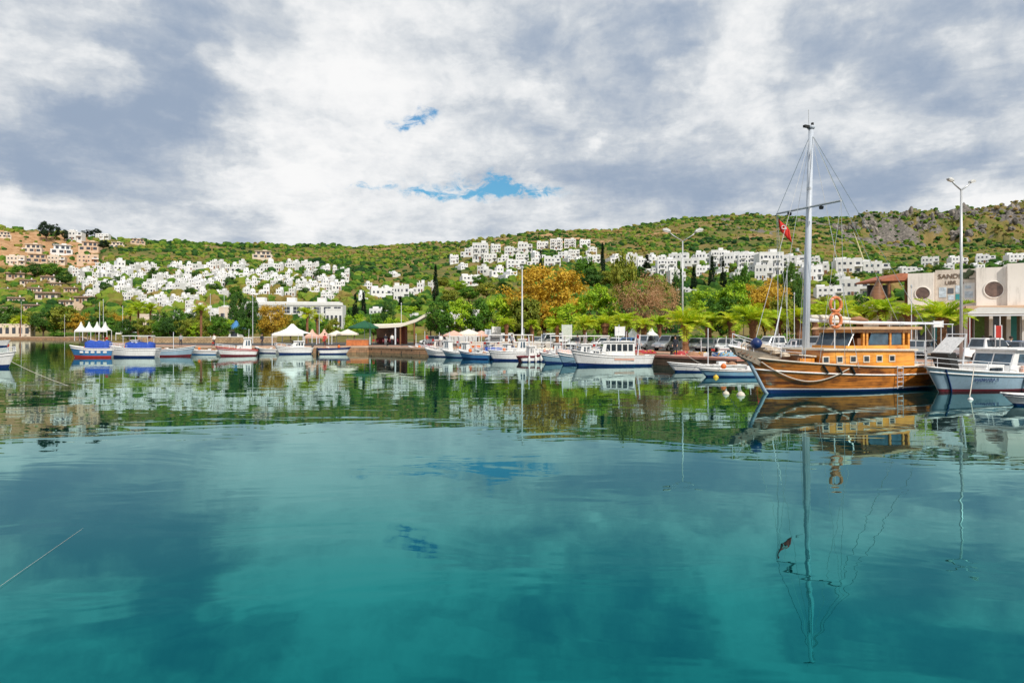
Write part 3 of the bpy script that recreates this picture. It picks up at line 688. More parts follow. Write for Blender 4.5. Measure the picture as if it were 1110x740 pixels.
def annex(px0, px1, py0, py1, Y, label, mt, nw, nf, group=None, roof=None, name='house'):
    """A plain block standing on the low ground at a known distance."""
    a, b = at(px0, Y, 0).x, at(px1, Y, 0).x; W = b-a; x = (a+b)/2
    z0 = max(QZ, ground(x, Y)); zt = zof(py0, Y); zb = min(z0, zof(py1, Y)); H = zt-z0
    t = thing(name, label, 'building', (x, Y, z0), -math.atan2(x, Y)*.6, group)
    sub(t, 'wall', mt, lambda m: m.bb(-W/2, W/2, 0, 7, -2, H).bb(-W/2, W/2, -.06, .2, H, H+.4))
    for f in range(nf):
        for i in range(nw):
            xx = -W/2+W*(i+.5)/nw; zz = H*(f+.5)/nf
            sub(t, 'window', darkwin, lambda m: m.bb(xx-W/nw*.27, xx+W/nw*.27, -.05, .1, zz-H/nf*.26, zz+H/nf*.26))
    if roof: sub(t, 'roof', roof, lambda m: m.box((0, 3.2, H+.8), (W+1, 8.4, .9), tx=.8, ty=.6))
    return t
annex(238, 262, 334, 350, 190, 'pale house beside the blue kiosk in front of the hotel', cream, 3, 1)
annex(353, 371, 336, 352, 185, 'lilac white wing at the end of the long hotel', plaster, 4, 1)
annex(150, 172, 342, 352, 175, 'cream building behind the shore palms', cream, 3, 1)
annex(478, 520, 338, 366, 118, 'grey glass-fronted cafe under the clipped green trees', plaster, 6, 1, name='cafe')
annex(0, 30, 352, 363, 258, 'long cream shed on the far quay by the picture edge', cream, 5, 1, name='shed')
def cafe():
    Y = 112; z = QZ; a, b = at(403, Y, 0).x, at(470, Y, 0).x; W = b-a
    t = thing('cafe_pavilion', 'open waterside cafe under a long sweeping cream awning', 'cafe', (a, Y, z))
    xs = [0, W*.25, W*.5, W*.75, W]; top = [3.1, 3.15, 3.3, 4.1, 5.6]
    def aw(m):
        V = []
        for yy in (-2.5, 1, 5):
            for x, h in zip(xs, top): V.append((x, yy, h+(.25 if yy == 1 else 0)))
        V += [(p[0], p[1], p[2]-.12-(.35 if p[1] == -2.5 else 0)) for p in V]
        for r in range(2):
            for i in range(4):
                q = r*5+i; m_ = 15; Fc = [(q, q+1, q+6, q+5), (q+m_, q+5+m_, q+6+m_, q+1+m_)]; m.f += Fc; m.m += [0]*2
        for i in range(4): m.f += [(i, i+15, i+16, i+1), (10+i, 11+i, 26+i, 25+i)]; m.m += [0, 0]
        m.v += V
    sub(t, 'awning', canvas, aw)
    for x in (.2, W*.42, W*.5, W*.72, W*.98): sub(t, 'post', brownw if x > W*.45 else whitem, lambda m: m.tube([(x, -2.3, 0), (x, -2.3, interp(list(zip(xs, top)), x)-.3)], .13))
    sub(t, 'back_wall', brownw, lambda m: m.bb(0, W*.45, 4, 4.3, 0, 3.1))
    sub(t, 'counter', mat('dark_red', (.16, .03, .025), .7), lambda m: m.bb(.6, W*.42, 2.2, 3, 0, 1.1))
    sub(t, 'side_wall', mat('brick_red', (.28, .08, .05), .9), lambda m: m.bb(W*.44, W*.52, 1, 3.8, 0, 3.0))
    for i in range(4):
        x = 1+i*W*.11
        s = thing('cafe_chair', f'small dark red cafe chair, {ordinal(i)} from the left inside the cream-awning cafe', 'chair', (a+x, Y-.8, z), .2*i, 'chairs of the waterside cafe')
        sub(s, 'seat', maroon, lambda m: m.box((0, 0, .45), (.45, .45, .06)));  sub(s, 'backrest', maroon, lambda m: m.box((0, .21, .75), (.45, .05, .45)))
        for sx in (-1, 1):
            for sy in (-1, 1): sub(s, 'leg', black, lambda m: m.tube([(sx*.2, sy*.2, 0), (sx*.19, sy*.19, .43)], .025, 5))
cafe()
def marquee(px, Y, wpx, h, label, peaks, mt=wcanvas, group=None, base=None):
    """White canvas tents with pointed tops on posts."""
    z = QZ if base is None else base; c = at(px, Y, z); W = wpx/F*Y; n = peaks
    t = thing('marquee', label, 'marquee', c, 0, group); w = W/n; d = min(w, 6); eave = h*.55
    for i in range(n):
        x = -W/2+w*(i+.5)
        def roof(m):
            pr = [(1, 0), (.62, .22), (.3, .52), (.06, 1)]; V = []
            for r, q in pr:
                for sx, sy in ((-1, -1), (1, -1), (1, 1), (-1, 1)): V.append((x+sx*w/2*r*.99, sy*d/2*r, eave+(h-eave)*q))
            Fc = [(k*4+j, k*4+(j+1) % 4, k*4+4+(j+1) % 4, k*4+4+j) for k in range(3) for j in range(4)]+[(12, 13, 14, 15)]
            m.add(V, Fc); m.bb(x-w/2*.985, x+w/2*.985, -d/2-.012, -d/2+.03, eave-.35, eave)
        sub(t, 'canopy', mt, roof)
    for i in range(n+1):
        for sy in (-1, 1): sub(t, 'post', whitem, lambda m: m.tube([(-W/2+w*i*.995+.02, sy*d/2*.97, 0), (-W/2+w*i*.995+.02, sy*d/2*.97, eave)], .07))
    for i in range(n):
        x = -W/2+w*(i+.5); sub(t, 'table', brownw, lambda m: m.box((x, 0, .72), (w*.5, .8, .06)).tube([(x, 0, 0), (x, 0, .7)], .08))
    return t
marquee(101, 150, 35, 4.2, 'row of white peaked tents on the shore behind the blue boats', 4)
marquee(317, 106, 33, 3.3, 'wide white canopy tent on the quay beside the orange tree', 1)
marquee(345, 112, 26, 2.5, 'low pinkish flat tent between the white canopy and the green umbrella', 2, salmon)
def umbrella(px, Y, r, h, mt, label, group=None, z=QZ):
    t = thing('parasol', label, 'parasol', at(px, Y, z), 0, group)
    def can(m):
        n = 8; V = [(0, 0, h)]+[(r*math.cos(i*math.pi/4+.4), r*math.sin(i*math.pi/4+.4), h*.72) for i in range(n)]+[(r*math.cos(i*math.pi/4+.4), r*math.sin(i*math.pi/4+.4), h*.72-.22) for i in range(n)]
        m.add(V, [(0, i+1, (i+1) % n+1) for i in range(n)]+[(i+1, i+9, (i+1) % n+9, (i+1) % n+1) for i in range(n)])
    sub(t, 'canopy', mt, can); sub(t, 'pole', whitem, lambda m: m.tube([(0, 0, 0), (0, 0, h)], .05)); sub(t, 'base', concrete, lambda m: m.box((0, 0, .06), (.6, .6, .12)))
    return t
umbrella(395, 110, 2.6, 3.9, mat('deep_green', (.012, .09, .04), .8, .2), 'big dark green parasol at the end of the cafe')
umbrella(365, 108, 1.5, 2.3, canvas, 'small cream parasol beside the low pinkish tent')
umbrella(377, 107, 1.7, 2.5, canvas, 'cream parasol between the small cream parasol and the green parasol')
umbrella(492, 94, 1.6, 2.3, salmon, 'washed-out salmon parasol behind the white wheelhouse boats', 'parasols behind the boats')
umbrella(508, 95, 2.0, 2.5, canvas, 'cream parasol between two salmon parasols behind the boats', 'parasols behind the boats')
umbrella(522, 95, 1.6, 2.3, salmon, 'salmon parasol closest to the tall white pole', 'parasols behind the boats')
def planter(px0, px1, Y, mt, label, h=.9):
    a, b = at(px0, Y, QZ), at(px1, Y, QZ); t = thing('planter', label, 'planter', (a+b)/2); w = (b-a).length
    sub(t, 'box', mt, lambda m: m.box((0, 0, h/2), (w, .8, h)), bevel=.03); sub(t, 'rim', concrete, lambda m: m.box((0, 0, h+.04), (w+.1, .9, .08)))
planter(376, 399, 103, mat('rust_orange', (.50, .17, .06), .8, .3, 2), 'long rust orange planter box in front of the green parasol', .9)
def kiosk():
    c = at(256, 150, QZ); t = thing('kiosk', 'small kiosk with pale blue pointed roof before the hotel', 'kiosk', c)
    sub(t, 'wall', plaster, lambda m: m.box((0, 0, 1.3), (2.4, 2.4, 2.6))); sub(t, 'roof', blue, lambda m: m.lathe([(2.3, 2.6), (1.1, 3.4), (.15, 4.4), (0, 4.5)], 8))
    sub(t, 'window', darkwin, lambda m: m.box((0, -1.21, 1.5), (1.4, .06, 1.0))); sub(t, 'counter', whitem, lambda m: m.box((0, -1.4, .95), (1.8, .4, .06)))
kiosk()
marquee(400-262+0, 160, 16, 3.2, 'small pale tent with a flat top behind the white canopied boat', 1)

def right_building():
    PH = rad(-30); A = at(984, 76, 0); dx, dy = math.cos(PH), math.sin(PH)
    def X(px):
        u = (px-CX)/F; return (u*A.y-A.x)/(dx-u*dy)
    def Zz(py, px=1030): return zof(py, A.y+dy*X(px))-QZ
    t = thing('restaurant_building', 'beige two-storey building with round windows and a mural wall', 'building', (A.x, A.y, QZ), PH); W = X(1180)
    zl = Zz(332, 1040)
    def wall(m):
        m.bb(0, X(1012), 0, 9, zl, Zz(296, 1000)); m.bb(X(1012), X(1058), .5, 9, zl, Zz(294, 1030)); m.bb(X(1058), X(1091), -.3, 9, zl, Zz(290, 1075)); m.bb(X(1091), W, -.8, 9, zl-.005, Zz(286, 1100))
    sub(t, 'wall', pale, wall)
    sub(t, 'canopy_edge', mat('peach_plaster', (.66, .46, .32), .85, .08), lambda m: m.bb(X(1046), W, -1.5, 0, zl-.42, zl-.012).bb(0, X(1045.7), -.4, 0, zl-.3, zl-.012))
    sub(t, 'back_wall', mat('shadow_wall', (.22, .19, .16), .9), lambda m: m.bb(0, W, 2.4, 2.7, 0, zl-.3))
    for px, py, r, y in ((1000, 318, .68, 0), (1077, 314, .84, -.3)):
        c = sub(t, 'round_window', glass_mat('brown_window', (.10, .06, .045), .15), lambda m: m.lathe([(0, 0), (r, 0)], 28, 0, (X(px), y-.015, Zz(py, px)), 'y'))
        sub(c, 'frame', pale, lambda m: m.torus((X(px), y-.02, Zz(py, px)), r+.04, .07, 'y', 28))
    # mural wall with its lettering and notices
    p = sub(t, 'mural_panel', mat('mural_cream', (.66, .58, .50), .8, .22, 1.6), lambda m: m.bb(X(1014), X(1057), .44, .497, Zz(329), Zz(292)))
    def txt(body, px, py, size, mt):
        cu = bpy.data.curves.new('lettering', 'FONT'); cu.body = body; cu.size = size; cu.extrude = .02; cu.align_x = 'CENTER'; cu.align_y = 'CENTER'; cu.materials.append(mt)
        o = bpy.data.objects.new('lettering', cu); COL.objects.link(o); o.parent = p; o.rotation_euler = (rad(90), 0, 0); o.location = (X(px), .40, Zz(py)); return o
    dk = mat('sign_brown', (.16, .10, .06), .7)
    txt('SANDB', 1030.5, 299.3, .72, dk); txt('LIBR  A', 1035, 306.2, .56, dk)
    for (x0, x1, y0, y1, mt) in [(1018, 1026, 311, 322, panelb), (1027.5, 1034, 312, 318, cargrey), (1028, 1034.5, 319.5, 325, panelb), (1036, 1041, 309.5, 317.5, panelb), (1036, 1041, 318.5, 325, teal), (1044.5, 1057, 307, 325.5, white)]:
        sub(p, 'notice', mt, lambda m: m.bb(X(x0), X(x1), .405, .437, Zz(y1), Zz(y0)))
    sub(p, 'notice_print', panelb, lambda m: m.bb(X(1046), X(1055), .375, .40, Zz(323), Zz(316)).bb(X(1046.3), X(1053), .375, .40, Zz(313), Zz(310)))
    def tree_mark(m):                                               # dark tree emblem beside the lettering
        for i in range(9):
            w = i*.7; m.lathe([(0, 0), (.30-.02*i, 0)], 9, 0, (X(1050)+.42*math.cos(w*1.9)*(i > 0), .40-.003*i, Zz(297.5)+.26*math.sin(w*2.3)), 'y')
        m.bb(X(1050)-.06, X(1050)+.06, .385, .41, Zz(302.5), Zz(298)); m.bb(X(1044), X(1057), .39, .41, Zz(302.6), Zz(302))
    sub(p, 'tree_emblem', mat('emblem_green', (.05, .07, .035), .8), tree_mark)
    # shop fronts under the overhang
    for px, w, mt in ((1051.5, 7, red), (1064, 11, mat('shop_green', (.12, .22, .06), .7, .4)), (1083, 9, darkwin), (1100, 11, teal), (1116, 12, darkwin), (1000, 10, darkwin), (1016, 9, teal), (1032, 9, darkwin)):
        d = sub(t, 'shop_front', mt, lambda m: m.bb(X(px-w/2), X(px+w/2), 2.32, 2.397, .1, zl-.75)); sub(d, 'frame', whitem, lambda m: m.bb(X(px-w/2)-.06, X(px+w/2)+.06, 2.30, 2.36, zl-.78, zl-.68).bb(X(px-w/2)-.08, X(px-w/2), 2.29, 2.37, 0, zl-.7))
    for px in (1046, 1073, 1092, 1108): sub(t, 'column', plaster, lambda m: m.bb(X(px)-.16, X(px)+.16, -1.2, -.9, 0, zl-.43))
    s = thing('shop_awning', 'white sloping awning along the beige building front', 'awning', (A.x+dx*X(1046)+dy*1.6, A.y+dy*X(1046)-dx*1.6, QZ+zl-.55), PH)
    w2 = X(1130)-X(1046)
    sub(s, 'fabric', wcanvas, lambda m: m.prism([(0, -.35), (w2, -.35), (w2, .1), (w2*.25, .30), (w2*.14, .3), (0, -.25)], -2.6, -.2))
    sub(s, 'front_beam', whitem, lambda m: m.bb(0, w2, -2.75, -2.6, -.6, -.42))
    for f in (.02, .4, .8): sub(s, 'post', whitem, lambda m: m.tube([(w2*f, -2.67, -(zl-.55)), (w2*f, -2.67, -.5)], .06))
right_building()
def wooden_canopy():
    Y = 84; c = at(965, Y, QZ); t = thing('wooden_pavilion', 'open pavilion with terracotta tiled roof beside the beige building', 'pavilion', c)
    w = 40/F*Y; h = zof(303, Y)-QZ
    sub(t, 'roof', terra, lambda m: m.prism([(-w*.5, h-.35), (w*.5, h-.2), (w*.5, h+.5), (w*.05, h+.62), (-w*.5, h-.15)], -2.2, 4))
    for f in (-.46, -.25, .2, .46): sub(t, 'post', brownw, lambda m: m.bb(w*f-.12, w*f+.12, -1.9, -1.66, 0, h-.3))
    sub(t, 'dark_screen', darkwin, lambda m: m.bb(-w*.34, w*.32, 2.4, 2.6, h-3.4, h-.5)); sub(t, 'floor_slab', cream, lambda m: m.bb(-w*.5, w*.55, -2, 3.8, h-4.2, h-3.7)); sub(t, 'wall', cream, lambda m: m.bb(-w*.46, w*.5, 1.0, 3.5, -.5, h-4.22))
    r = thing('wooden_rowing_hull', 'varnished wooden boat hull stood on end beside the terracotta-roofed pavilion', 'boat hull', at(951, Y-3, QZ))
    z0 = zof(331, Y)-QZ
    def hull(m):
        n = 12; V = []
        for i in range(n+1):
            q = i/n; wd = 1.05*math.sin(math.pi*min(1, q*.62+.38))*(1-q**3)+.02; z = z0+q*3.3
            for j in range(9):
                a = math.pi*j/8; V.append((wd*math.cos(a)*.9, -.9*math.sin(a)*(1-q*.6), z))
        m.add(V, [(i*9+j, i*9+j+1, (i+1)*9+j+1, (i+1)*9+j) for i in range(n) for j in range(8)]+[(i*9+8, i*9, (i+1)*9, (i+1)*9+8) for i in range(n)])
    sub(r, 'hull', brownw, hull, True); sub(r, 'plinth', cream, lambda m: m.bb(-1.2, 1.2, -1, 1, -.2, z0))
wooden_canopy()

# ---------------------------------------------------------------- trees
def crown_mesh(name, rx, ry, rz, n, leaf, clumps, seed, mt, shell=.55, cone=False):
    """Leaf-sized faces scattered through many sprays that fill the crown unevenly."""
    r = random.Random(seed); C = []
    while len(C) < clumps:
        p = Vector((r.uniform(-1, 1), r.uniform(-1, 1), r.uniform(-1, 1)))
        if cone:
            p.z = r.random()**1.25*2-1; k = max(.02, (1-(p.z+1)/2)**.8)*(1 if p.z > -.86 else .6); a = r.random()*6.28; q = r.uniform(.55, 1); C.append((Vector((math.cos(a)*k*q, math.sin(a)*k*q, p.z)), .20)); continue
        if .25 < p.length < 1: C.append((p.normalized()*(shell+(1-shell)*p.length)*r.uniform(.72, 1.06), r.uniform(.14, .30)))
    V, Fc = [], []
    for i in range(n):
        c, s = C[r.randrange(len(C))]
        d = Vector((r.gauss(0, 1), r.gauss(0, 1), r.gauss(0, .75)))*s*.55
        p = c+d; P = Vector((p.x*rx, p.y*ry, p.z*rz))
        u = (Vector((r.gauss(0, 1), r.gauss(0, 1), r.gauss(0, .6)))).normalized(); nn = (p.normalized()*.8+Vector((r.gauss(0, .6), r.gauss(0, .6), r.gauss(.35, .6)))).normalized()
        u = (u-nn*u.dot(nn)).normalized(); w = nn.cross(u); l = leaf*r.uniform(.6, 1.35); b = len(V)
        V += [P-u*l, P-w*l*.5+nn*l*.12, P+u*l, P+w*l*.5+nn*l*.12]; Fc.append((b, b+1, b+2, b+3))
    return raw(name, V, Fc, mt)
def trunk_mesh(name, h, r0, spread, seed, mt=bark, limbs=9, top=None):
    r = random.Random(seed); m = MB(); top = top or h*1.5
    m.tube([(0, 0, -.6), (0, 0, h*.5), (r.uniform(-.1, .1), 0, h)], [r0*1.25, r0*.95, r0*.8], 8)
    for i in range(limbs):
        a = i*6.28/limbs+r.uniform(-.3, .3); e = Vector((math.cos(a)*spread*r.uniform(.6, 1), math.sin(a)*spread*r.uniform(.6, 1), top*r.uniform(.8, 1.1)))
        m.tube([(0, 0, h*.85), (e.x*.45, e.y*.45, h+(e.z-h)*.55), tuple(e)], [r0*.6, r0*.36, r0*.1], 6)
        for q in range(2): m.tube([(e.x*.45, e.y*.45, h+(e.z-h)*.55), (e.x*.6+r.uniform(-1, 1)*spread*.4, e.y*.6+r.uniform(-1, 1)*spread*.4, e.z*r.uniform(.8, 1.1))], [r0*.28, r0*.06], 5)
    return m.mesh(name, mt, True)
TREE = {}
def tree_proto(key, rx, rz, trunk_h, n, leaf, clumps, mt, cone=False, r0=.22, shell=.5, nv=2):
    L = []
    for v in range(nv):
        cm = crown_mesh('crown', rx, rx, rz, n, leaf, clumps, hash(key) % 1000 if False else len(TREE)*17+v*5+3, mt, shell, cone)
        tm = trunk_mesh('trunk', trunk_h, r0, rx*.7, len(TREE)*7+v, top=trunk_h+rz*.9) if not cone else MB().tube([(0, 0, -.5), (0, 0, trunk_h+rz*1.4)], [r0, r0*.3], 7).mesh('trunk', bark, True)
        L.append((cm, tm))
    TREE[key] = (L, rx, rz, trunk_h)
tree_proto('round', 3.2, 2.6, 1.6, 5200, .20, 46, leaf_g)
tree_proto('dark', 3.2, 2.8, 1.3, 5200, .20, 46, leaf_d)
tree_proto('lime', 3.2, 2.8, 1.5, 5200, .20, 42, leaf_y)
tree_proto('orange', 4.6, 3.5, 1.8, 9000, .20, 64, leaf_o)
tree_proto('brown', 4.2, 3.0, 1.6, 4200, .12, 70, leaf_b, shell=.3)
tree_proto('olive', 3.0, 2.2, 1.2, 4200, .20, 40, leaf_ol)
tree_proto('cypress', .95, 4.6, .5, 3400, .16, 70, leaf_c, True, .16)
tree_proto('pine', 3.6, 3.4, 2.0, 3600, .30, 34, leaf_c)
def tree(key, px, Y, pyt, wpx, label, group=None, pyb=None, name='tree', v=0):
    """A tree whose crown top reaches photo row pyt and whose crown is wpx wide, standing at distance Y (or on the ground at row pyb)."""
    if Y is None: p = hit(px, pyb); Y = p.y
    else:
        x = at(px, Y, 0).x; p = Vector((x, Y, max(QZ, ground(x, Y))))
    L, rx, rz, th = TREE[key]; cm, tm = L[v % len(L)]
    H = zof(pyt, Y)-p.z; s = wpx/F*Y/(2*rx*1.02)
    sz = H/(th+2*rz*1.0)
    t = thing(name, label, 'tree', p, random.Random(px).random()*6, group)
    c = link('crown', cm, t, (0, 0, (th+rz)*sz)); c.scale = (s, s, sz)
    k = link('trunk', tm, t); k.scale = (s, s, sz)
    return t
tree('orange', 590, 112, 287, 92, 'big round tree in orange autumn leaf behind the tall pole')
tree('olive', 572, 106, 322, 40, 'yellow-green tree low beneath the big orange tree')
tree('lime', 610, 104, 325, 38, 'yellow leafed tree under the right side of the orange tree')
tree('lime', 648, 108, 310, 42, 'bright green round tree between the orange and the brown trees', v=1)
tree('dark', 668, 118, 322, 44, 'dark green tree behind the bright green round tree')
tree('brown', 692, 106, 294, 62, 'wide bare brown tree with a thin leafless crown')
tree('brown', 722, 112, 300, 42, 'smaller reddish brown tree just before the double street lamp', v=1)
tree('olive', 674, 128, 276, 32, 'olive green tree showing above the wide brown tree')
tree('lime', 768, 104, 308, 40, 'yellow-green tree behind the tallest quay palm')
tree('lime', 795, 100, 307, 38, 'lime green tree just left of the rust coloured tree', v=1)
tree('round', 782, 98, 322, 44, 'mid green tree under the two lime green trees')
tree('orange', 829, 112, 304, 52, 'rust coloured round tree left of the schooner mast', v=1)
tree('olive', 850, 102, 322, 34, 'olive tree between the rust coloured tree and the mast')
tree('olive', 896, 98, 322, 44, 'yellow-green tree behind the two orange lifebuoys')
tree('round', 938, 100, 318, 36, 'green tree behind the schooner wheelhouse')
tree('dark', 858, 150, 283, 22, 'dark tree below the long pale villa by the mast')
tree('round', 806, 150, 287, 18, 'green tree in front of the crest row of white flats')
tree('dark', 735, 150, 290, 16, 'dark tree between white flats behind the double lamp')
for i, (px, pt, w) in enumerate([(477, 327, 34), (497, 325, 34), (518, 323, 34), (540, 322, 36), (559, 326, 32)]):
    tree('lime' if i % 2 else 'round', px, 106+i*1.2, pt, w, f'clipped dense green tree, {ordinal(i)} from the cafe awning in the quayside row', 'clipped green trees in a row along the quay', v=i)
tree('orange', 295, 128, 329, 34, 'golden orange tree in front of the hotel')
tree('dark', 272, 140, 322, 22, 'dark green tree by the blue kiosk')
tree('lime', 384, 135, 337, 22, 'lime yellow tree behind the green parasol')
tree('round', 405, 140, 340, 20, 'small green tree at the back of the cafe')
tree('lime', 428, 128, 342, 26, 'yellow-green low tree behind the cafe awning')
tree('dark', 420, 150, 326, 16, 'dark tree between two white villas behind the cafe')
tree('dark', 257, 170, 316, 18, 'dark tree at the left end of the hotel')
tree('round', 352, 150, 345, 16, 'round green tree by the lilac hotel wing')
for i, (px, pt, w, kd) in enumerate([(8, 330, 30, 'dark'), (28, 338, 26, 'olive'), (47, 336, 26, 'dark'), (70, 331, 34, 'olive'), (86, 338, 24, 'orange'), (15, 345, 24, 'lime'), (112, 335, 26, 'olive'), (128, 340, 22, 'orange'), (58, 345, 20, 'round')]):
    tree(kd, px, 262 if px < 95 else 180, pt, w, f'{dict(dark="dark green", olive="olive green", orange="golden", lime="lime green", round="mid green")[kd]} tree, {ordinal(i)} along the far wooded shore', 'trees on the far wooded shore', v=i)
for i, (px, pt, w, kd) in enumerate([(186, 342, 24, 'dark'), (201, 345, 22, 'olive'), (238, 344, 24, 'round'), (176, 346, 20, 'round'), (225, 348, 22, 'olive'), (212, 350, 18, 'lime')]):
    tree(kd, px, 140, pt, w, f'bushy {dict(dark="dark green", olive="olive", lime="lime green", round="green")[kd]} tree, {ordinal(i)} of the shore clump behind the stone quay', 'shore clump behind the stone quay', v=i)
for i, (px, pb, pt, w, lab) in enumerate([(472, 327, 289, 9, 'tall lone cypress on the slope above the cafe'), (586, 296, 272, 6, 'slim cypress rising above the orange tree'), (653, 310, 266, 9, 'tallest cypress, behind the dark trees past the orange tree'), (645, 312, 292, 8, 'short cypress at the foot of the tallest cypress'),
        (772, 314, 279, 11, 'broad cypress, first of the pair below the crest row'), (784, 312, 284, 9, 'slim cypress, second of the pair below the crest row'), (752, 316, 290, 9, 'cypress standing between the double lamp and the pair'), (385, 346, 320, 9, 'cypress just right of the hotel'), (394, 344, 318, 8, 'cypress close behind the green parasol'), (701, 296, 277, 12, 'dark bushy cypress among the white villas above the brown tree'), (434, 338, 322, 8, 'small cypress in front of the taller villa behind the cafe')]):
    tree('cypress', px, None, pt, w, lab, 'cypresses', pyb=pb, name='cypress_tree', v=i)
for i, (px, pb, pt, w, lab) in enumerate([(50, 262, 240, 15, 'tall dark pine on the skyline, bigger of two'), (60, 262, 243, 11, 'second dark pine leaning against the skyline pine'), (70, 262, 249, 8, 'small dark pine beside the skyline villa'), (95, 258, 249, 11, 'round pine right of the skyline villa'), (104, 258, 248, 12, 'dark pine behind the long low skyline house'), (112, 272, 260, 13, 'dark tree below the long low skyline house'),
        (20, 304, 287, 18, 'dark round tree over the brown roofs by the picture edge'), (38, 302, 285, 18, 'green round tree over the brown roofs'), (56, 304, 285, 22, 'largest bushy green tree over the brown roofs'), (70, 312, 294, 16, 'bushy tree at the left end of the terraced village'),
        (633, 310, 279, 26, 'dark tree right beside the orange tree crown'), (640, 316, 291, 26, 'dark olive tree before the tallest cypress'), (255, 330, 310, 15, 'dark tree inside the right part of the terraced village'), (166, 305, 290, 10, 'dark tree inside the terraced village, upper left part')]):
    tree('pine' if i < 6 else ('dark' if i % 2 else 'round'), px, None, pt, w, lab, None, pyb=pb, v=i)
for i, (px, Y, pt, w, kd) in enumerate([(107, 175, 341, 26, 'dark'), (120, 160, 345, 22, 'round'), (140, 150, 345, 24, 'dark'), (158, 145, 344, 24, 'olive'), (172, 150, 338, 22, 'dark'), (192, 165, 335, 22, 'round'), (208, 170, 336, 24, 'dark'), (222, 165, 338, 22, 'olive'), (236, 160, 340, 20, 'dark'), (248, 150, 346, 18, 'lime'), (265, 135, 345, 20, 'round'), (286, 145, 342, 18, 'dark'), (315, 140, 346, 20, 'olive'), (328, 138, 347, 18, 'round'), (362, 142, 345, 18, 'olive')]):
    tree(kd, px, Y, pt, w, f'{dict(dark="dark green", olive="olive green", lime="lime green", round="mid green")[kd]} bush-like tree, {ordinal(i)} along the planted strip under the terraced village', 'planted strip under the terraced village', v=i)
for i, (px, pb, pt, w, kd) in enumerate([(440, 345, 330, 24, 'lime'), (455, 340, 325, 22, 'round'), (490, 332, 314, 24, 'olive'), (508, 328, 311, 24, 'round'), (528, 326, 306, 26, 'olive'), (545, 322, 305, 22, 'dark'), (498, 318, 303, 18, 'lime'), (480, 312, 300, 16, 'olive'), (520, 312, 298, 18, 'round'), (442, 322, 310, 16, 'olive'), (660, 312, 294, 22, 'olive'), (696, 305, 290, 18, 'dark'), (800, 312, 298, 20, 'round'), (868, 300, 288, 18, 'olive'), (900, 312, 298, 18, 'round'), (912, 308, 296, 16, 'olive'), (930, 305, 294, 16, 'dark'), (965, 303, 292, 18, 'olive'), (995, 305, 293, 16, 'dark'), (1018, 298, 287, 16, 'dark'), (1050, 296, 286, 14, 'dark'), (1090, 295, 283, 16, 'round'), (848, 310, 296, 18, 'lime'), (718, 318, 305, 18, 'olive')]):
    tree(kd, px, None, pt, w, f'{dict(dark="dark green", olive="olive", lime="yellow-green", round="leafy green")[kd]} tree among the slope houses, {ordinal(i)} counted from the cafe eastward', 'trees among the slope houses', pyb=pb, v=i)
for i, (px, pb, pt, w, kd) in enumerate([(128, 309, 299, 12, 'dark'), (178, 303, 292, 12, 'round'), (212, 304, 294, 13, 'dark'), (250, 312, 300, 14, 'dark'), (272, 300, 289, 12, 'round'), (304, 316, 304, 13, 'dark'), (322, 310, 299, 11, 'round'), (345, 303, 292, 11, 'dark'), (330, 322, 311, 13, 'dark'), (285, 318, 307, 12, 'round'), (206, 322, 311, 13, 'dark'), (152, 322, 311, 12, 'round'), (232, 318, 307, 12, 'dark'), (116, 318, 307, 12, 'dark'), (368, 309, 298, 11, 'round'), (183, 316, 306, 11, 'dark')]):
    tree(kd, px, None, pt, w, f'{dict(dark="dark", round="green")[kd]} garden tree between white village houses, {ordinal(i)} of those inside the terraced village', 'garden trees inside the terraced village', pyb=pb, v=i)
def palm_proto(seed, fan):
    r = random.Random(seed); V, Fc = [], []
    nf = 46
    for i in range(nf):
        a = r.random()*6.28; e = rad(r.triangular(-22, 85, 30)); L = r.uniform(1.8, 2.5)*(.85 if e > 1 else 1)
        d = Vector((math.cos(a), math.sin(a), 0)); side = Vector((-d.y, d.x, 0)); P = []; p = Vector((0, 0, 0)); el = e
        ns = 8
        for k in range(ns+1):
            P.append(p.copy()); p = p+(d*math.cos(el)+Vector((0, 0, 1))*math.sin(el))*(L/ns); el -= rad(3+1.7*k*.6)
        for k in range(1, ns):
            t = (P[k+1]-P[k-1]).normalized(); up = side.cross(t).normalized()
            for s in (-1, 1):
                for h in (0, .5):
                    base = P[k]+(P[k+1]-P[k])*h; ll = L*.36*math.sin(math.pi*min(.97, (k+h)/ns*.8+.17))*r.uniform(.8, 1.1)
                    tip = base+(side*s*.8+t*.75-up*r.uniform(-.1, .3)).normalized()*ll; w = t*.05; b = len(V)
                    mid = base+(tip-base)*.5+up*.03
                    V.extend([base-w, mid-w*1.4, tip, mid+w*1.4]); Fc.append((b, b+1, b+2, b+3))
            b = len(V); V.extend([P[k]-side*.03, P[k]+side*.03, P[k+1]+side*.02, P[k+1]-side*.02]); Fc.append((b, b+1, b+2, b+3))
    return raw('crown', V, Fc, leaf_p)
PALMS = [palm_proto(s, False) for s in (1, 2, 3)]
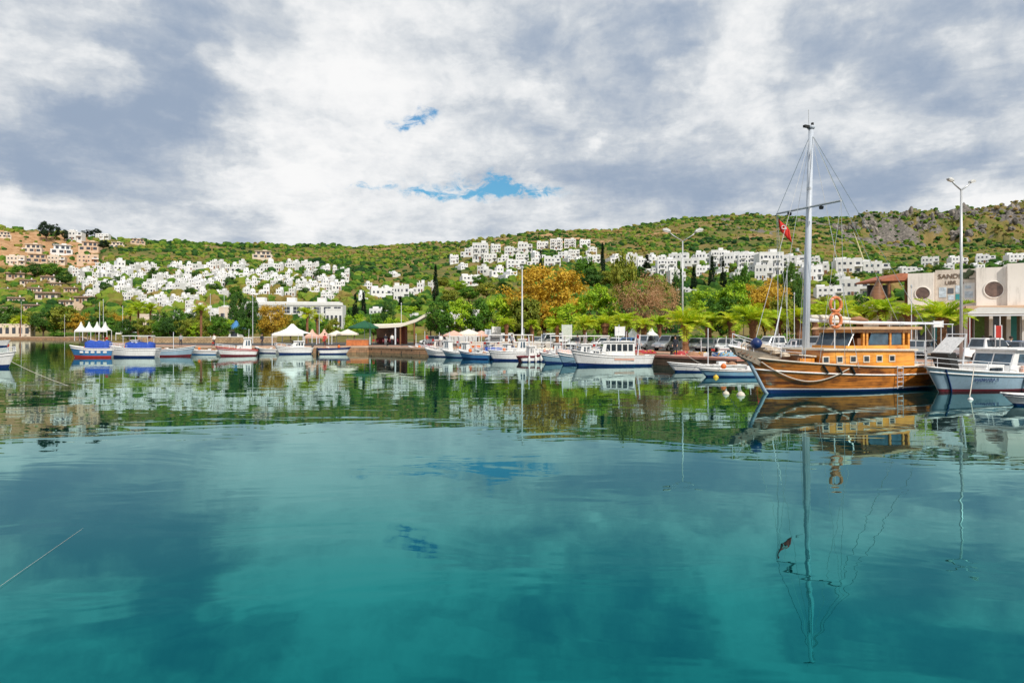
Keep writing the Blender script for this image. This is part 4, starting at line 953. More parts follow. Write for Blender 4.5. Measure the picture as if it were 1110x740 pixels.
def palm(px, Y, pyt, wpx, label, r0=.26, v=0, group='palms along the quay'):
    x = at(px, Y, 0).x; z = max(QZ, ground(x, Y)); t = thing('palm_tree', label, 'palm tree', (x, Y, z), px*.7, group)
    s = wpx/F*Y/(3.7 if r0 > .3 and wpx > 38 else 4.4); H = zof(pyt, Y)-z+.15; th = max(.5, H-1.55*s)
    c = link('crown', PALMS[v % 3], t, (0, 0, th)); c.scale = (s, s, s)
    sub(t, 'trunk', palmbark, lambda m: m.lathe([(r0*1.35*(1+.12*(i % 2)), -.3+(th+.45)*i/14) if i < 3 else (r0*(1+.16*(i % 2)), -.3+(th+.45)*i/14) for i in range(15)], 10))
    sub(t, 'leaf_base', palmbark, lambda m: m.lathe([(r0, th-.6), (r0*1.7, th-.25), (r0*1.4, th+.1), (0, th+.25)], 10))
for i, (px, Y, pt, w, lab) in enumerate([(549, 92, 345, 24, 'small palm just before the tall white pole'), (577, 91, 347, 20, 'small palm just past the tall white pole'), (604, 88, 345, 28, 'low wide palm in front of the orange tree'), (634, 86, 342, 32, 'palm beside the pale sign board'), (679, 84, 338, 36, 'palm in front of the brown tree, over parked cars'), (715, 86, 342, 30, 'low palm half behind the tallest quay palm'),
       (743, 74, 333, 50, 'biggest quay palm with thick brick-red trunk'), (816, 72, 330, 46, 'palm behind the bow of the wooden schooner'), (906, 62, 324, 46, 'palm behind the two orange lifebuoys'), (884, 70, 330, 34, 'palm right of the schooner mast'), (957, 72, 322, 40, 'dark green palm behind the schooner wheelhouse roof'), (1021, 58, 324, 56, 'wide palm in front of the beige building'), (656, 87, 342, 30, 'palm behind the white strip awning, left of the brown tree'), (698, 90, 345, 26, 'low palm behind the blue and white tent roof'), (768, 82, 338, 34, 'palm under the yellow-green tree past the biggest palm'), (793, 80, 338, 34, 'palm under the lime green tree, before the schooner bow palm'), (843, 78, 336, 36, 'palm under the rust coloured tree'), (866, 76, 334, 34, 'palm just left of the schooner mast'), (932, 74, 330, 36, 'palm right behind the wheelhouse front'), (985, 70, 330, 30, 'palm before the wooden pavilion')]):
    palm(px, Y, pt, w, lab, .22 if i < 6 else .34, i)
for i, (px, Y, pt, w, lab) in enumerate([(333, 118, 333, 24, 'palm in front of the hotel, taller of two'), (344, 122, 340, 18, 'shorter palm in front of the hotel'), (218, 130, 330, 22, 'tall palm behind the grey stone quay boats'), (150, 150, 326, 26, 'tallest palm of the shore behind the canopied boat'), (163, 152, 328, 22, 'palm right of the tallest shore palm'), (141, 155, 334, 18, 'short palm left of the tallest shore palm'), (22, 250, 342, 18, 'palm on the far wooded shore')]):
    palm(px, Y, pt, w, lab, .2, i+1, 'palms on the village shore')

# ---------------------------------------------------------------- boats
def hull_fn(L, B, fb, fm, fs, rake=.6, srake=.25, transom=.75, k0=.86, round_stern=False):
    """Shape of a hull: s runs from stern 0 to bow 1, q from the waterline 0 to the rail 1 (below 0 under water)."""
    def sheer(s): 
        m = .38
        return fm+(fs-fm)*((m-s)/m)**2 if s < m else fm+(fb-fm)*((s-m)/(1-m))**2
    def half(s):
        if s < .42:
            t = s/.42
            return B/2*((transom+(1-transom)*math.sin(t*math.pi/2)) if not round_stern else max(.03, (1-(1-t)**2.4))**.5)
        t = (s-.42)/.58; return B/2*max(.012, (1-t**2.3))**.8
    def pt(s, q, side):
        f = sheer(s); z = q*f if q >= 0 else q*.5
        kk = k0-.55*sst(s, .55, 1)*k0
        w = half(s)*(kk+(1-kk)*max(0, q)**.8) if q >= 0 else half(s)*kk*(1+q*.55)
        if q <= -1: w = .0
        bs = sst(s, .5, 1)**1.5; ss = (1-sst(s, 0, .35))
        x = s*L+rake*(q if q > 0 else q*.5)*bs-srake*(q if q > 0 else q*1.6)*ss
        return Vector((x, side*w, z))
    return sheer, half, pt
def make_hull(root, dims, bands, mats, rail=.13, deck_m=None, rub=None, rail_m=None, ns=22, **kw):
    """bands: list of (upper q, material index) from the keel up."""
    L = dims[0]; sheer, half, pt = hull_fn(*dims, **kw)
    qs = [-1, -.45, 0]; mi = [0, 0]
    q0 = 0
    for qt, m in bands:
        n = max(1, int((qt-q0)/.22)); 
        for i in range(n): qs.append(q0+(qt-q0)*(i+1)/n); mi.append(m)
        q0 = qt
    S = [(i/ns)**.85 if True else i/ns for i in range(ns+1)]; nq = len(qs); V, Fc, M = [], [], []
    for s in S:
        V += [pt(s, q, 1) for q in reversed(qs)]+[pt(s, q, -1) for q in qs[1:]]
    w = 2*nq-1
    for i in range(ns):
        for j in range(w-1):
            Fc.append((i*w+j, i*w+j+1, (i+1)*w+j+1, (i+1)*w+j)); k = nq-2-j if j < nq-1 else j-nq+1; M.append(mi[k])
    Fc.append(tuple(range(w))); M.append(bands[-1][1]); Fc.append(tuple(reversed(range(ns*w, ns*w+w)))); M.append(bands[-1][1])
    m = MB(); m.v = [tuple(v) for v in V]; m.f = Fc; m.m = M
    h = m.build('hull', mats, root, False)
    for p in h.data.polygons: p.use_smooth = len(p.vertices) == 4
    # deck a little under the rail
    D = MB(); dq = 1-rail/max(.4, (dims[2]+dims[3])/2); Vd = []
    for s in S: Vd += [pt(s, dq, 1)*1.0, pt(s, dq, -1)]
    Vd = [(v.x, v.y*.985, v.z) for v in Vd]
    D.add(Vd, [(i*2, i*2+1, i*2+3, i*2+2) for i in range(ns)]); D.build('deck', deck_m or white, root)
    for nm, q, r, mt in ((('rail', 1.0, .045, rail_m or white),) + ((('rub_rail', rub[0], rub[1], rub[2]),) if rub else ())):
        R = MB()
        for sd in (1, -1): R.tube([pt(s, q, sd)+Vector((0, sd*.012, 0)) for s in S], r, 6)
        R.tube([pt(0, q, 1), pt(0, q, -1)], r, 6)
        R.build(nm, mt, root, True)
    return sheer, half, pt
def cabin(root, x0, x1, w, z0, z1, fs=.25, bs=.08, wall_m=None, roof_m=None, nwin=3, front=True, over=.12, gl=None, name='cabin', wz=(.42, .86), trim=None):
    """A deckhouse with sloped ends, a roof overhang and separate panes. x1 is the forward end."""
    h = z1-z0; wall_m = wall_m or white; gl = gl or glass
    c = sub(root, name, wall_m, lambda m: m.prism([(x0, z0), (x1, z0), (x1-fs*h, z1), (x0+bs*h, z1)], -w/2, w/2, 0, .0), bevel=.02)
    sub(c, 'roof', roof_m or wall_m, lambda m: m.box(((x0+bs*h+x1-fs*h)/2, 0, z1+.045), (x1-x0-(fs+bs)*h+2*over, w+2*over, .09)), bevel=.02)
    za, zb = z0+h*wz[0], z0+h*wz[1]
    for i in range(nwin):
        a = x0+bs*h+.12+(x1-x0-(fs*.9+bs)*h-.2)*i/nwin; b_ = a+(x1-x0-(fs*.9+bs)*h-.2)/nwin-.12
        k = fs*(h*.3) if i == nwin-1 else 0
        for sd in (1, -1):
            sub(c, 'window', gl, lambda m: m.prism([(a, za), (b_, za), (b_-k, zb), (a, zb)], sd*(w/2-.02), sd*(w/2+.012)))
    if front:
        for sd in (-1, 1):
            def ws(m):
                V = []
                for zz in (za, zb):
                    xx = x1-fs*(zz-z0)+.012
                    V += [(xx, sd*.04, zz), (xx, sd*(w/2-.1), zz)]
                V += [(p[0]-.05, p[1], p[2]) for p in V]
                m.add(V, [(0, 1, 3, 2), (4, 6, 7, 5), (0, 2, 6, 4), (1, 5, 7, 3), (0, 4, 5, 1), (2, 3, 7, 6)])
            sub(c, 'windscreen', gl, ws)
    return c
def railing(root, pts, h, mt=whitem, n=None, r=.018):
    def f(m):
        top = [Vector(p)+Vector((0, 0, h)) for p in pts]; m.tube(top, r, 5); m.tube([Vector(p)+Vector((0, 0, h*.5)) for p in pts], r*.7, 5)
        for p, t in zip(pts, top): m.tube([p, t], r, 5)
    return sub(root, 'railing', mt, f)
def outboard(root, x, y, z):
    o = sub(root, 'outboard_motor', mat('motor_grey', (.06, .065, .07), .4), lambda m: m.box((x-.18, y, z+.35), (.34, .3, .42), tx=.8, ty=.8).box((x-.14, y, z-.2), (.16, .12, .8)), bevel=.03)
def fender(root, p, mt=wcanvas):
    return sub(root, 'fender', mt, lambda m: m.lathe([(0, -.3), (.09, -.26), (.12, -.1), (.12, .12), (.08, .24), (.02, .3), (.012, .7)], 9, 0, p), True)
def tyre(root, p, R=.3, axis='y'): return sub(root, 'tyre_fender', black, lambda m: m.torus(p, R*.72, R*.28, axis, 16, 7), True)
def boat(px0, px1, py, head, label, name='fishing_boat', group=None, hullm=None, style='cabin', fb=1.15, fm=.75, fs=.7, boot=navy, cab=None, covm=cover, railm=None, rubm=None, extra=(), seed=0, bl=.33, cat='boat', dl=0.0):
    r = random.Random(seed+int(px0)); Y = wat(py); c_, s_ = abs(math.cos(rad(head))), abs(math.sin(rad(head)))
    wd = (px1-px0)/F*Y; L = wd/(c_+bl*s_)*.97; B = max(1.2, L*bl)
    k = min(1.35, max(.55, L/6.0)); fb, fm, fs = fb*k*1.22, fm*k*1.22, fs*k*1.22
    Yc = Y+B*.5*c_+L*.35*s_
    t = thing(name, label, cat, at((px0+px1)/2, Yc, 0), rad(head), group); off = thing
    hm = hullm or white
    g = bpy.data.objects.new('x', None)
    dims = (L, B, fb, fm, fs)
    sheer, half, pt = make_hull(t, dims, [(.20, 1), (.80, 0), (1.0, 2)], [hm, boot, rubm or hm], deck_m=mat('deck_cream', (.60, .55, .47), .7), rub=(.8, .035, railm or white), rail_m=railm or white)
    zd = fm*.82
    if style in ('cabin', 'wheel', 'cruiser', 'long'):
        a, b_, h = {'cabin': (.28, .60, 1.55), 'wheel': (.12, .40, 1.75), 'cruiser': (.22, .70, 1.15), 'long': (.22, .70, 1.3)}[style]
        cabin(t, L*a, L*b_, B*.62, zd, zd+h*k, fs={'cruiser': .9}.get(style, .22), nwin={'cruiser': 3, 'long': 5}.get(style, 2 if L < 6 else 3), wall_m=cab or white, gl=bluegl if seed % 2 else glass)
        if style != 'cruiser': cabin(t, L*b_-.05, L*(b_+.18), B*.5, zd, zd+.62*k, fs=.5, nwin=2, front=False, name='cuddy', wall_m=cab or white, over=.03)
        sub(t, 'mast', whitem, lambda m: m.tube([(L*(a+b_)/2-.2, 0, zd+h*k), (L*(a+b_)/2-.25, 0, zd+h*k+1.5*k)], .03, 6).tube([(L*(a+b_)/2-.22, -.4, zd+h*k+.9*k), (L*(a+b_)/2-.22, .4, zd+h*k+.9*k)], .02, 5))
    if style == 'canopy':
        z1 = zd+1.9*k
        sub(t, 'canopy', wcanvas, lambda m: m.box((L*.42, 0, z1), (L*.62, B*.9, .09)), bevel=.03)
        for x in (L*.14, L*.42, L*.70):
            for sd in (-1, 1): sub(t, 'canopy_post', whitem, lambda m: m.tube([(x, sd*B*.40, zd*.8), (x, sd*B*.42, z1)], .025, 6))
        cabin(t, L*.40, L*.60, B*.45, zd, zd+1.25*k, nwin=1)
    if style in ('covered', 'canopy'):
        def cv(m):
            n = 8; V = []
            for i in range(n+1):
                s = .10+.55*i/n; x = s*L; w = half(s)*1.04; hh = (1.0+.08*math.sin(i*2.1))*k*(1.15 if style == 'covered' and covm is cover else .85)
                V += [(x, -w, sheer(s)*.96), (x, -w*.92, sheer(s)+hh*.8), (x, 0, sheer(s)+hh), (x, w*.92, sheer(s)+hh*.8), (x, w, sheer(s)*.96)]
            m.add(V, [(i*5+j, i*5+j+1, (i+1)*5+j+1, (i+1)*5+j) for i in range(n) for j in range(4)]+[(0, 1, 2, 3, 4), tuple(n*5+j for j in (4, 3, 2, 1, 0))])
        sub(t, 'cover', covm, cv, True)
    if style == 'open':
        for s in (.2, .42, .62): sub(t, 'thwart', brownw, lambda m: m.box((s*L, 0, zd+.1), (.22, half(s)*1.85, .04)))
        sub(t, 'engine_box', cab or white, lambda m: m.box((L*.3, 0, zd+.15), (.7*k, .6*k, .5*k)), bevel=.04)
    for e in extra:
        if e == 'rail': railing(t, [pt(s, 1, 1) for s in (.6, .72, .84, .94, .995)]+[pt(s, 1, -1) for s in (.995, .94, .84, .72, .6)], .45*k)
        if e == 'motor': outboard(t, -.05, 0, sheer(0))
        if e == 'fenders':
            for s in (.25, .5, .7): fender(t, pt(s, .75, -1)+Vector((0, -.12, -.15))); 
        if e == 'tyre': tyre(t, pt(.02, .55, -1)+Vector((-.25, .3, 0)), .42, 'x')
        if e == 'nets': sub(t, 'net_heap', netting, lambda m: [m.lathe([(0, -.05), (.5*k, 0), (.42*k, .18*k), (.2*k, .34*k), (0, .38*k)], 9, 0, (L*.15+q*.45, .2*(-1)**q, zd+.05)) for q in range(2)], True)
        if e == 'buoys': sub(t, 'marker_buoy', orange, lambda m: m.lathe([(0, -.2), (.16, -.1), (.2, .05), (.12, .18), (0, .22)], 9, 0, (L*.72, 0, zd+.3)), True); sub(t, 'marker_flag', red, lambda m: m.tube([(L*.2, .2, zd), (L*.18, .2, zd+2*k)], .015, 5).bb(L*.18-.3, L*.18, .195, .205, zd+1.6*k, zd+1.95*k))
        if e == 'arch': sub(t, 'radar_arch', whitem, lambda m: m.tube([(L*.2, -B*.4, zd), (L*.16, -B*.34, zd+1.9*k), (L*.16, B*.34, zd+1.9*k), (L*.2, B*.4, zd)], .06, 7))
        if e == 'stripes':
            for i in range(5): sub(t, 'side_stripe', white, lambda m: m.box((L*(.14+.15*i), 0, fm*.62), (L*.09, 2*half(.14+.15*i)*.985+.03, fm*.22)))
        if e == 'name': sub(t, 'side_stripe', salmon, lambda m: m.prism([(L*.25, fm*.55), (L*.52, fm*.58), (L*.52, fm*.75), (L*.25, fm*.72)], -half(.4)*.985, half(.4)*.985))
        if e == 'pole': sub(t, 'mast', whitem, lambda m: m.tube([(L*.5, 0, zd), (L*.5, 0, zd+3.4*k)], .035, 6))
    # hulls were built from the stern: move them so that the middle lies on the thing's origin
    for ch in t.children: ch.location.x -= L/2
    t.scale = (1, 1, (.95 if style == 'long' else 1.02 if px0 < 235 else 1.2) if 40 < px0 < 700 else 1)
    bpy.data.objects.remove(g)
    return t, (L, B, pt, sheer)
boat(80, 124, 387.5, 180, 'blue-hulled fishing boat with white side stripes and high blue cover', hullm=blue, style='covered', boot=red, extra=('stripes', 'tyre', 'buoys', 'nets'), fb=1.5, fm=1.1, fs=1.1, rubm=white)
boat(122, 171, 387.5, 180, 'white boat under a long flat white canopy with a blue spray cover', hullm=white, style='canopy', boot=navy, extra=('rail', 'buoys'), fb=1.3, fm=1.0, fs=1.0)
boat(169, 207, 386.5, 10, 'pale grey high-bowed boat at the end of the brown stone quay', hullm=pblue, style='open', boot=maroon, extra=('nets', 'pole'), fb=1.6, fm=1.1, fs=.9, bl=.4)
boat(239, 278, 386, 200, 'white cabin boat with red rail between brown quay walls', hullm=white, style='wheel', railm=red, boot=maroon, extra=('rail', 'tyre'), seed=1, fb=1.2, fm=.85)
boat(302, 338, 384, 205, 'white boat with pale blue cabin top before the white canopy tent', hullm=white, style='cruiser', extra=('rail', 'motor'), fb=1.2, fm=.9, fs=.8)
boat(346, 376, 384, 8, 'small white and blue open boat with dark tyres', hullm=white, style='open', rubm=navy, railm=navy, extra=('tyre', 'nets', 'buoys'), fb=1.1, fm=.9, fs=.9)
boat(408, 436, 381.5, 170, 'little white dinghy below the cafe awning', style='open', extra=('motor',), name='dinghy', fb=.8, fm=.6, fs=.55, group='dinghies below the cafe')
boat(430, 455, 382.5, 12, 'white dinghy with grey engine box, past the yellow buoy', style='open', name='dinghy', fb=.9, fm=.6, fs=.55, seed=2, group='dinghies below the cafe', boot=cargrey)
boat(444, 477, 384, 160, 'pale blue open boat with fishing flags right of the cafe', hullm=blue, style='open', extra=('buoys', 'nets', 'pole'), rubm=white, seed=3)
boat(460, 497, 387, 150, 'white wheelhouse boat moored slantwise, first of the crowded row', style='wheel', extra=('rail', 'fenders'), seed=3, bl=.36)
boat(480, 515, 388, 155, 'grey-green hulled boat with a white wheelhouse in the crowded row', hullm=sky_p, style='wheel', extra=('nets', 'fenders', 'pole'), seed=4, bl=.36)
boat(497, 535, 389.5, 150, 'low blue open boat with brown nets in the crowded row', hullm=blue, style='open', extra=('nets', 'buoys', 'pole'), seed=5, bl=.36)
boat(534, 577, 391, 180, 'white cabin boat with large blue windows in front of the white pole', style='wheel', extra=('fenders', 'rail', 'buoys', 'nets'), seed=5, hullm=white, fm=.95, fs=.95)
boat(561, 594, 392.5, 25, 'white boat with a wide maroon bow band pointing to its blue-windowed neighbour', style='cabin', rubm=maroon, railm=maroon, extra=('fenders',), seed=6, fb=1.45, bl=.38)
boat(588, 632, 394, 197, 'grey-blue hulled open boat with a salmon deck cover', hullm=sky_p, style='covered', covm=salmon, extra=('rail', 'pole'), seed=7, fb=1.25, fm=.8)
boat(606, 655, 395.5, 200, 'grey-blue boat with a raked white wheelhouse, overlapped by the long white boat', hullm=sky_p, style='cabin', extra=('rail', 'fenders', 'arch'), seed=8, fb=1.3, fm=.85)
boat(622, 708, 397, 186, 'long white motor boat with a row of dark cabin windows and pink side stripe', style='long', extra=('rail', 'fenders', 'name', 'nets', 'arch', 'buoys'), seed=8, name='motor_boat', fb=1.15, fm=.72, fs=.72, bl=.28, hullm=white)
boat(729, 806, 403.5, 184, 'low white open boat moored beside the red paved jetty', style='open', extra=('nets', 'pole'), seed=9, fb=.72, fm=.5, fs=.5, bl=.24, hullm=white, boot=navy)
boat(762, 836, 409, 185, 'faded blue open boat with a dark waterline under the schooner bowsprit', hullm=mat('faded_blue', (.20, .40, .56), .5, .12, 2, dirt=(.3, .36, .42)), style='open', extra=('buoys', 'nets'), rubm=white, seed=10, fb=.72, fm=.55, fs=.55, bl=.26)
boat(752, 812, 396.5, 172, 'white motor boat with radar arch and clutter behind the faded blue boat', style='cruiser', extra=('arch', 'rail', 'nets', 'fenders'), seed=11, name='motor_boat', fb=1.0, fm=.8, fs=.8)
boat(806, 872, 398, 178, 'white cabin cruiser mostly hidden behind the schooner bow', style='cruiser', extra=('rail', 'arch'), seed=12, name='motor_boat', fb=1.05, fm=.8, fs=.8)
boat(975, 1032, 409, 165, 'white dinghy-like motor boat with slanted board behind the schooner stern', style='open', extra=('rail', 'motor'), seed=13, name='motor_boat', fb=1.3, fm=1.1, fs=1.1, cab=wcanvas)
boat(-62, 11, 399, 0, 'white boat bow reaching in at the picture edge with a black fender', style='open', seed=14, fb=1.25, fm=.9, fs=.9, extra=('rail',), name='motor_boat')
boat(1092, 1190, 441, 186, 'small white and blue dinghy bow at the picture edge under the blue-white cabin boat', style='open', seed=15, fb=.75, fm=.55, fs=.5, name='dinghy', rubm=blue, hullm=white, bl=.3)
boat(-40, 7, 376, 10, 'small white boat with slanted windscreen by the green quay edge', style='cruiser', seed=16, fb=.8, fm=.7, fs=.7, name='motor_boat', extra=('motor',))

for i, (a_, b_, y_, hd, st, hm, ex, lab) in enumerate([
  (515, 548, 387, 150, 'canopy', white, ('rail', 'buoys'), 'white canopied boat behind the blue-windowed cabin boat'), (548, 582, 387.5, 160, 'canopy', pblue, ('fenders', 'pole'), 'pale blue canopied boat at the foot of the tall white pole'),
  (452, 484, 383.5, 165, 'wheel', white, ('nets', 'rail'), 'small white wheelhouse boat behind the pale blue open boat'), (580, 614, 389, 165, 'wheel', white, ('rail', 'pole', 'buoys'), 'white wheelhouse boat behind the salmon covered boat'),
  (632, 668, 390, 170, 'canopy', white, ('rail', 'arch'), 'white canopied boat behind the long white motor boat'), (472, 503, 385, 160, 'open', sky_p, ('nets', 'buoys', 'pole'), 'grey-blue open boat tucked between white wheelhouse boats'),
  (524, 560, 390, 152, 'wheel', blue, ('nets', 'fenders'), 'blue wheelhouse boat beside the low blue open boat'), (600, 634, 391, 162, 'canopy', white, ('pole', 'fenders'), 'white canopied boat between the salmon cover and the long white motor boat'),
  (384, 410, 381, 172, 'open', white, ('buoys',), 'small white open boat below the orange planter'), (278, 303, 383, 165, 'open', white, ('nets',), 'small white open boat by the brown quay wall')]):
    boat(a_, b_, y_, hd, lab, style=st, hullm=hm, extra=ex, seed=20+i, bl=.36, boot=(navy, maroon, blue)[i % 3], covm=(cover, wcanvas, canvas, pblue)[i % 4])

for i, (a_, b_, y_, hd, st, hm, ex, lab) in enumerate([
  (440, 462, 382.3, 150, 'open', white, ('pole', 'nets'), 'tiny white open boat just past the dinghies'), (490, 516, 385.5, 160, 'open', white, ('pole', 'buoys'), 'white open boat half hidden behind the grey-green wheelhouse boat'), (508, 536, 386.5, 155, 'wheel', white, ('rail', 'pole'), 'white wheelhouse boat half hidden behind the low blue open boat'),
  (556, 590, 390.5, 160, 'open', white, ('nets', 'pole', 'fenders'), 'white open boat squeezed between the blue-windowed boat and the maroon-banded boat'), (570, 604, 388, 165, 'canopy', white, ('rail', 'pole'), 'white canopied boat behind the maroon-banded boat'), (616, 650, 392, 168, 'open', white, ('nets', 'buoys', 'pole'), 'white open boat squeezed behind the raked wheelhouse boat'),
  (648, 688, 389, 172, 'wheel', white, ('rail', 'pole', 'nets'), 'white wheelhouse boat behind the long white motor boat cabin'), (676, 712, 389.5, 165, 'open', pblue, ('nets', 'pole'), 'pale blue open boat behind the long white motor boat stern'),
  (706, 742, 395, 172, 'open', white, ('nets', 'motor'), 'white dinghy between the long motor boat and the red jetty'), (780, 822, 399, 176, 'wheel', white, ('rail', 'nets', 'pole'), 'white wheelhouse boat just left of the schooner bow net'), (742, 778, 395.5, 170, 'open', white, ('nets', 'pole', 'buoys'), 'white open boat along the red jetty wall'),
  (206, 238, 384.5, 172, 'open', white, ('nets', 'buoys'), 'white open boat along the brown quay wall, beside the pale grey boat'), (366, 388, 382, 160, 'open', pblue, ('nets',), 'pale blue open boat past the tyre-hung boat')]):
    boat(a_, b_, y_, hd, lab, style=st, hullm=hm, extra=ex, seed=40+i, bl=.34, boot=(navy, maroon, blue)[i % 3], covm=(wcanvas, canvas, pblue)[i % 3], fb=1.0, fm=.75, fs=.7)

# the blue and white cabin boat that lies beside the schooner's stern
def right_boat():
    L, B = 9.6, 3.0; t = thing('cabin_boat', 'white cabin boat with grey-blue hull and dark bow stripe beside the schooner stern', 'boat', (26.6, 37.5, 0), math.atan2(-4.1, -9.2))
    sheer, half, pt = make_hull(t, (L, B, 1.34, .92, .9), [(.12, 1), (.72, 0), (.92, 2), (1.0, 3)], [pblue, maroon, sky_p, white], deck_m=white, rub=(.80, .04, white), rake=1.0, ns=30)
    c = cabin(t, .7, 5.5, 2.1, .78, 2.12, fs=.45, bs=.05, nwin=4, gl=bluegl, over=.2)
    cabin(t, 5.45, 7.2, 1.6, .85, 1.28, fs=.6, nwin=1, front=False, name='cuddy', over=.02)
    railing(t, [pt(s, 1, 1) for s in (.5, .62, .74, .86, .96, 1)]+[pt(s, 1, -1) for s in (1, .96, .86, .74, .62, .5)], .5)
    sub(t, 'bow_stripe', navy, lambda m: m.tube([pt(.93, q, 1)+Vector((0, .02, 0)) for q in (.02, .3, .6, .95)], .045, 6))
    sub(t, 'cushion_box', salmon, lambda m: m.box((4.4, 1.18, 1.12), (.42, .10, .36)))
    cu = bpy.data.curves.new('boat_name', 'FONT'); cu.body = 'MARMARA 3'; cu.size = .26; cu.extrude = .004; cu.align_x = 'CENTER'; cu.materials.append(navy); cu.shear = .25
    o = bpy.data.objects.new('boat_name', cu); COL.objects.link(o); o.parent = t
    p, p2 = pt(.80, .5, 1), pt(.70, .5, 1); dvec = (p2-p).normalized(); nn = Vector((-dvec.y, dvec.x, 0)); nn = nn if nn.y > 0 else -nn
    o.rotation_euler = (rad(84), 0, math.atan2(dvec.y, dvec.x)); o.location = (p+p2)/2+nn*.10
    bw = sub(t, 'bow_board', mat('dark_panel', (.02, .018, .017), .6), lambda m: m.prism([(L*.90, 1.2), (L*.955, 1.2), (L*1.0, 2.0), (L*.93, 2.05)], -.45, .45))
    sub(t, 'bow_frame', whitem, lambda m: m.tube([(L*.88, .5, 1.4), (L*.85, .5, 3.0), (L*.85, -.5, 3.0), (L*.88, -.5, 1.4)], .05, 7))
    sub(t, 'solar_panel', mat('panel_pale', (.6, .6, .6), .3, .25, 9), lambda m: m.add([(L*.98, -.5, 2.05), (L*.98, .5, 2.05), (L*.86, .5, 2.85), (L*.86, -.5, 2.85), (L*.98, -.5, 1.99), (L*.98, .5, 1.99), (L*.86, .5, 2.79), (L*.86, -.5, 2.79)], [(0, 1, 2, 3), (7, 6, 5, 4), (0, 4, 5, 1), (1, 5, 6, 2), (2, 6, 7, 3), (3, 7, 4, 0)]))
    for s in (.3, .5): fender(t, pt(s, .7, 1)+Vector((0, .14, -.1)), navy)
    for ch in t.children: ch.location.x -= L/2
right_boat()

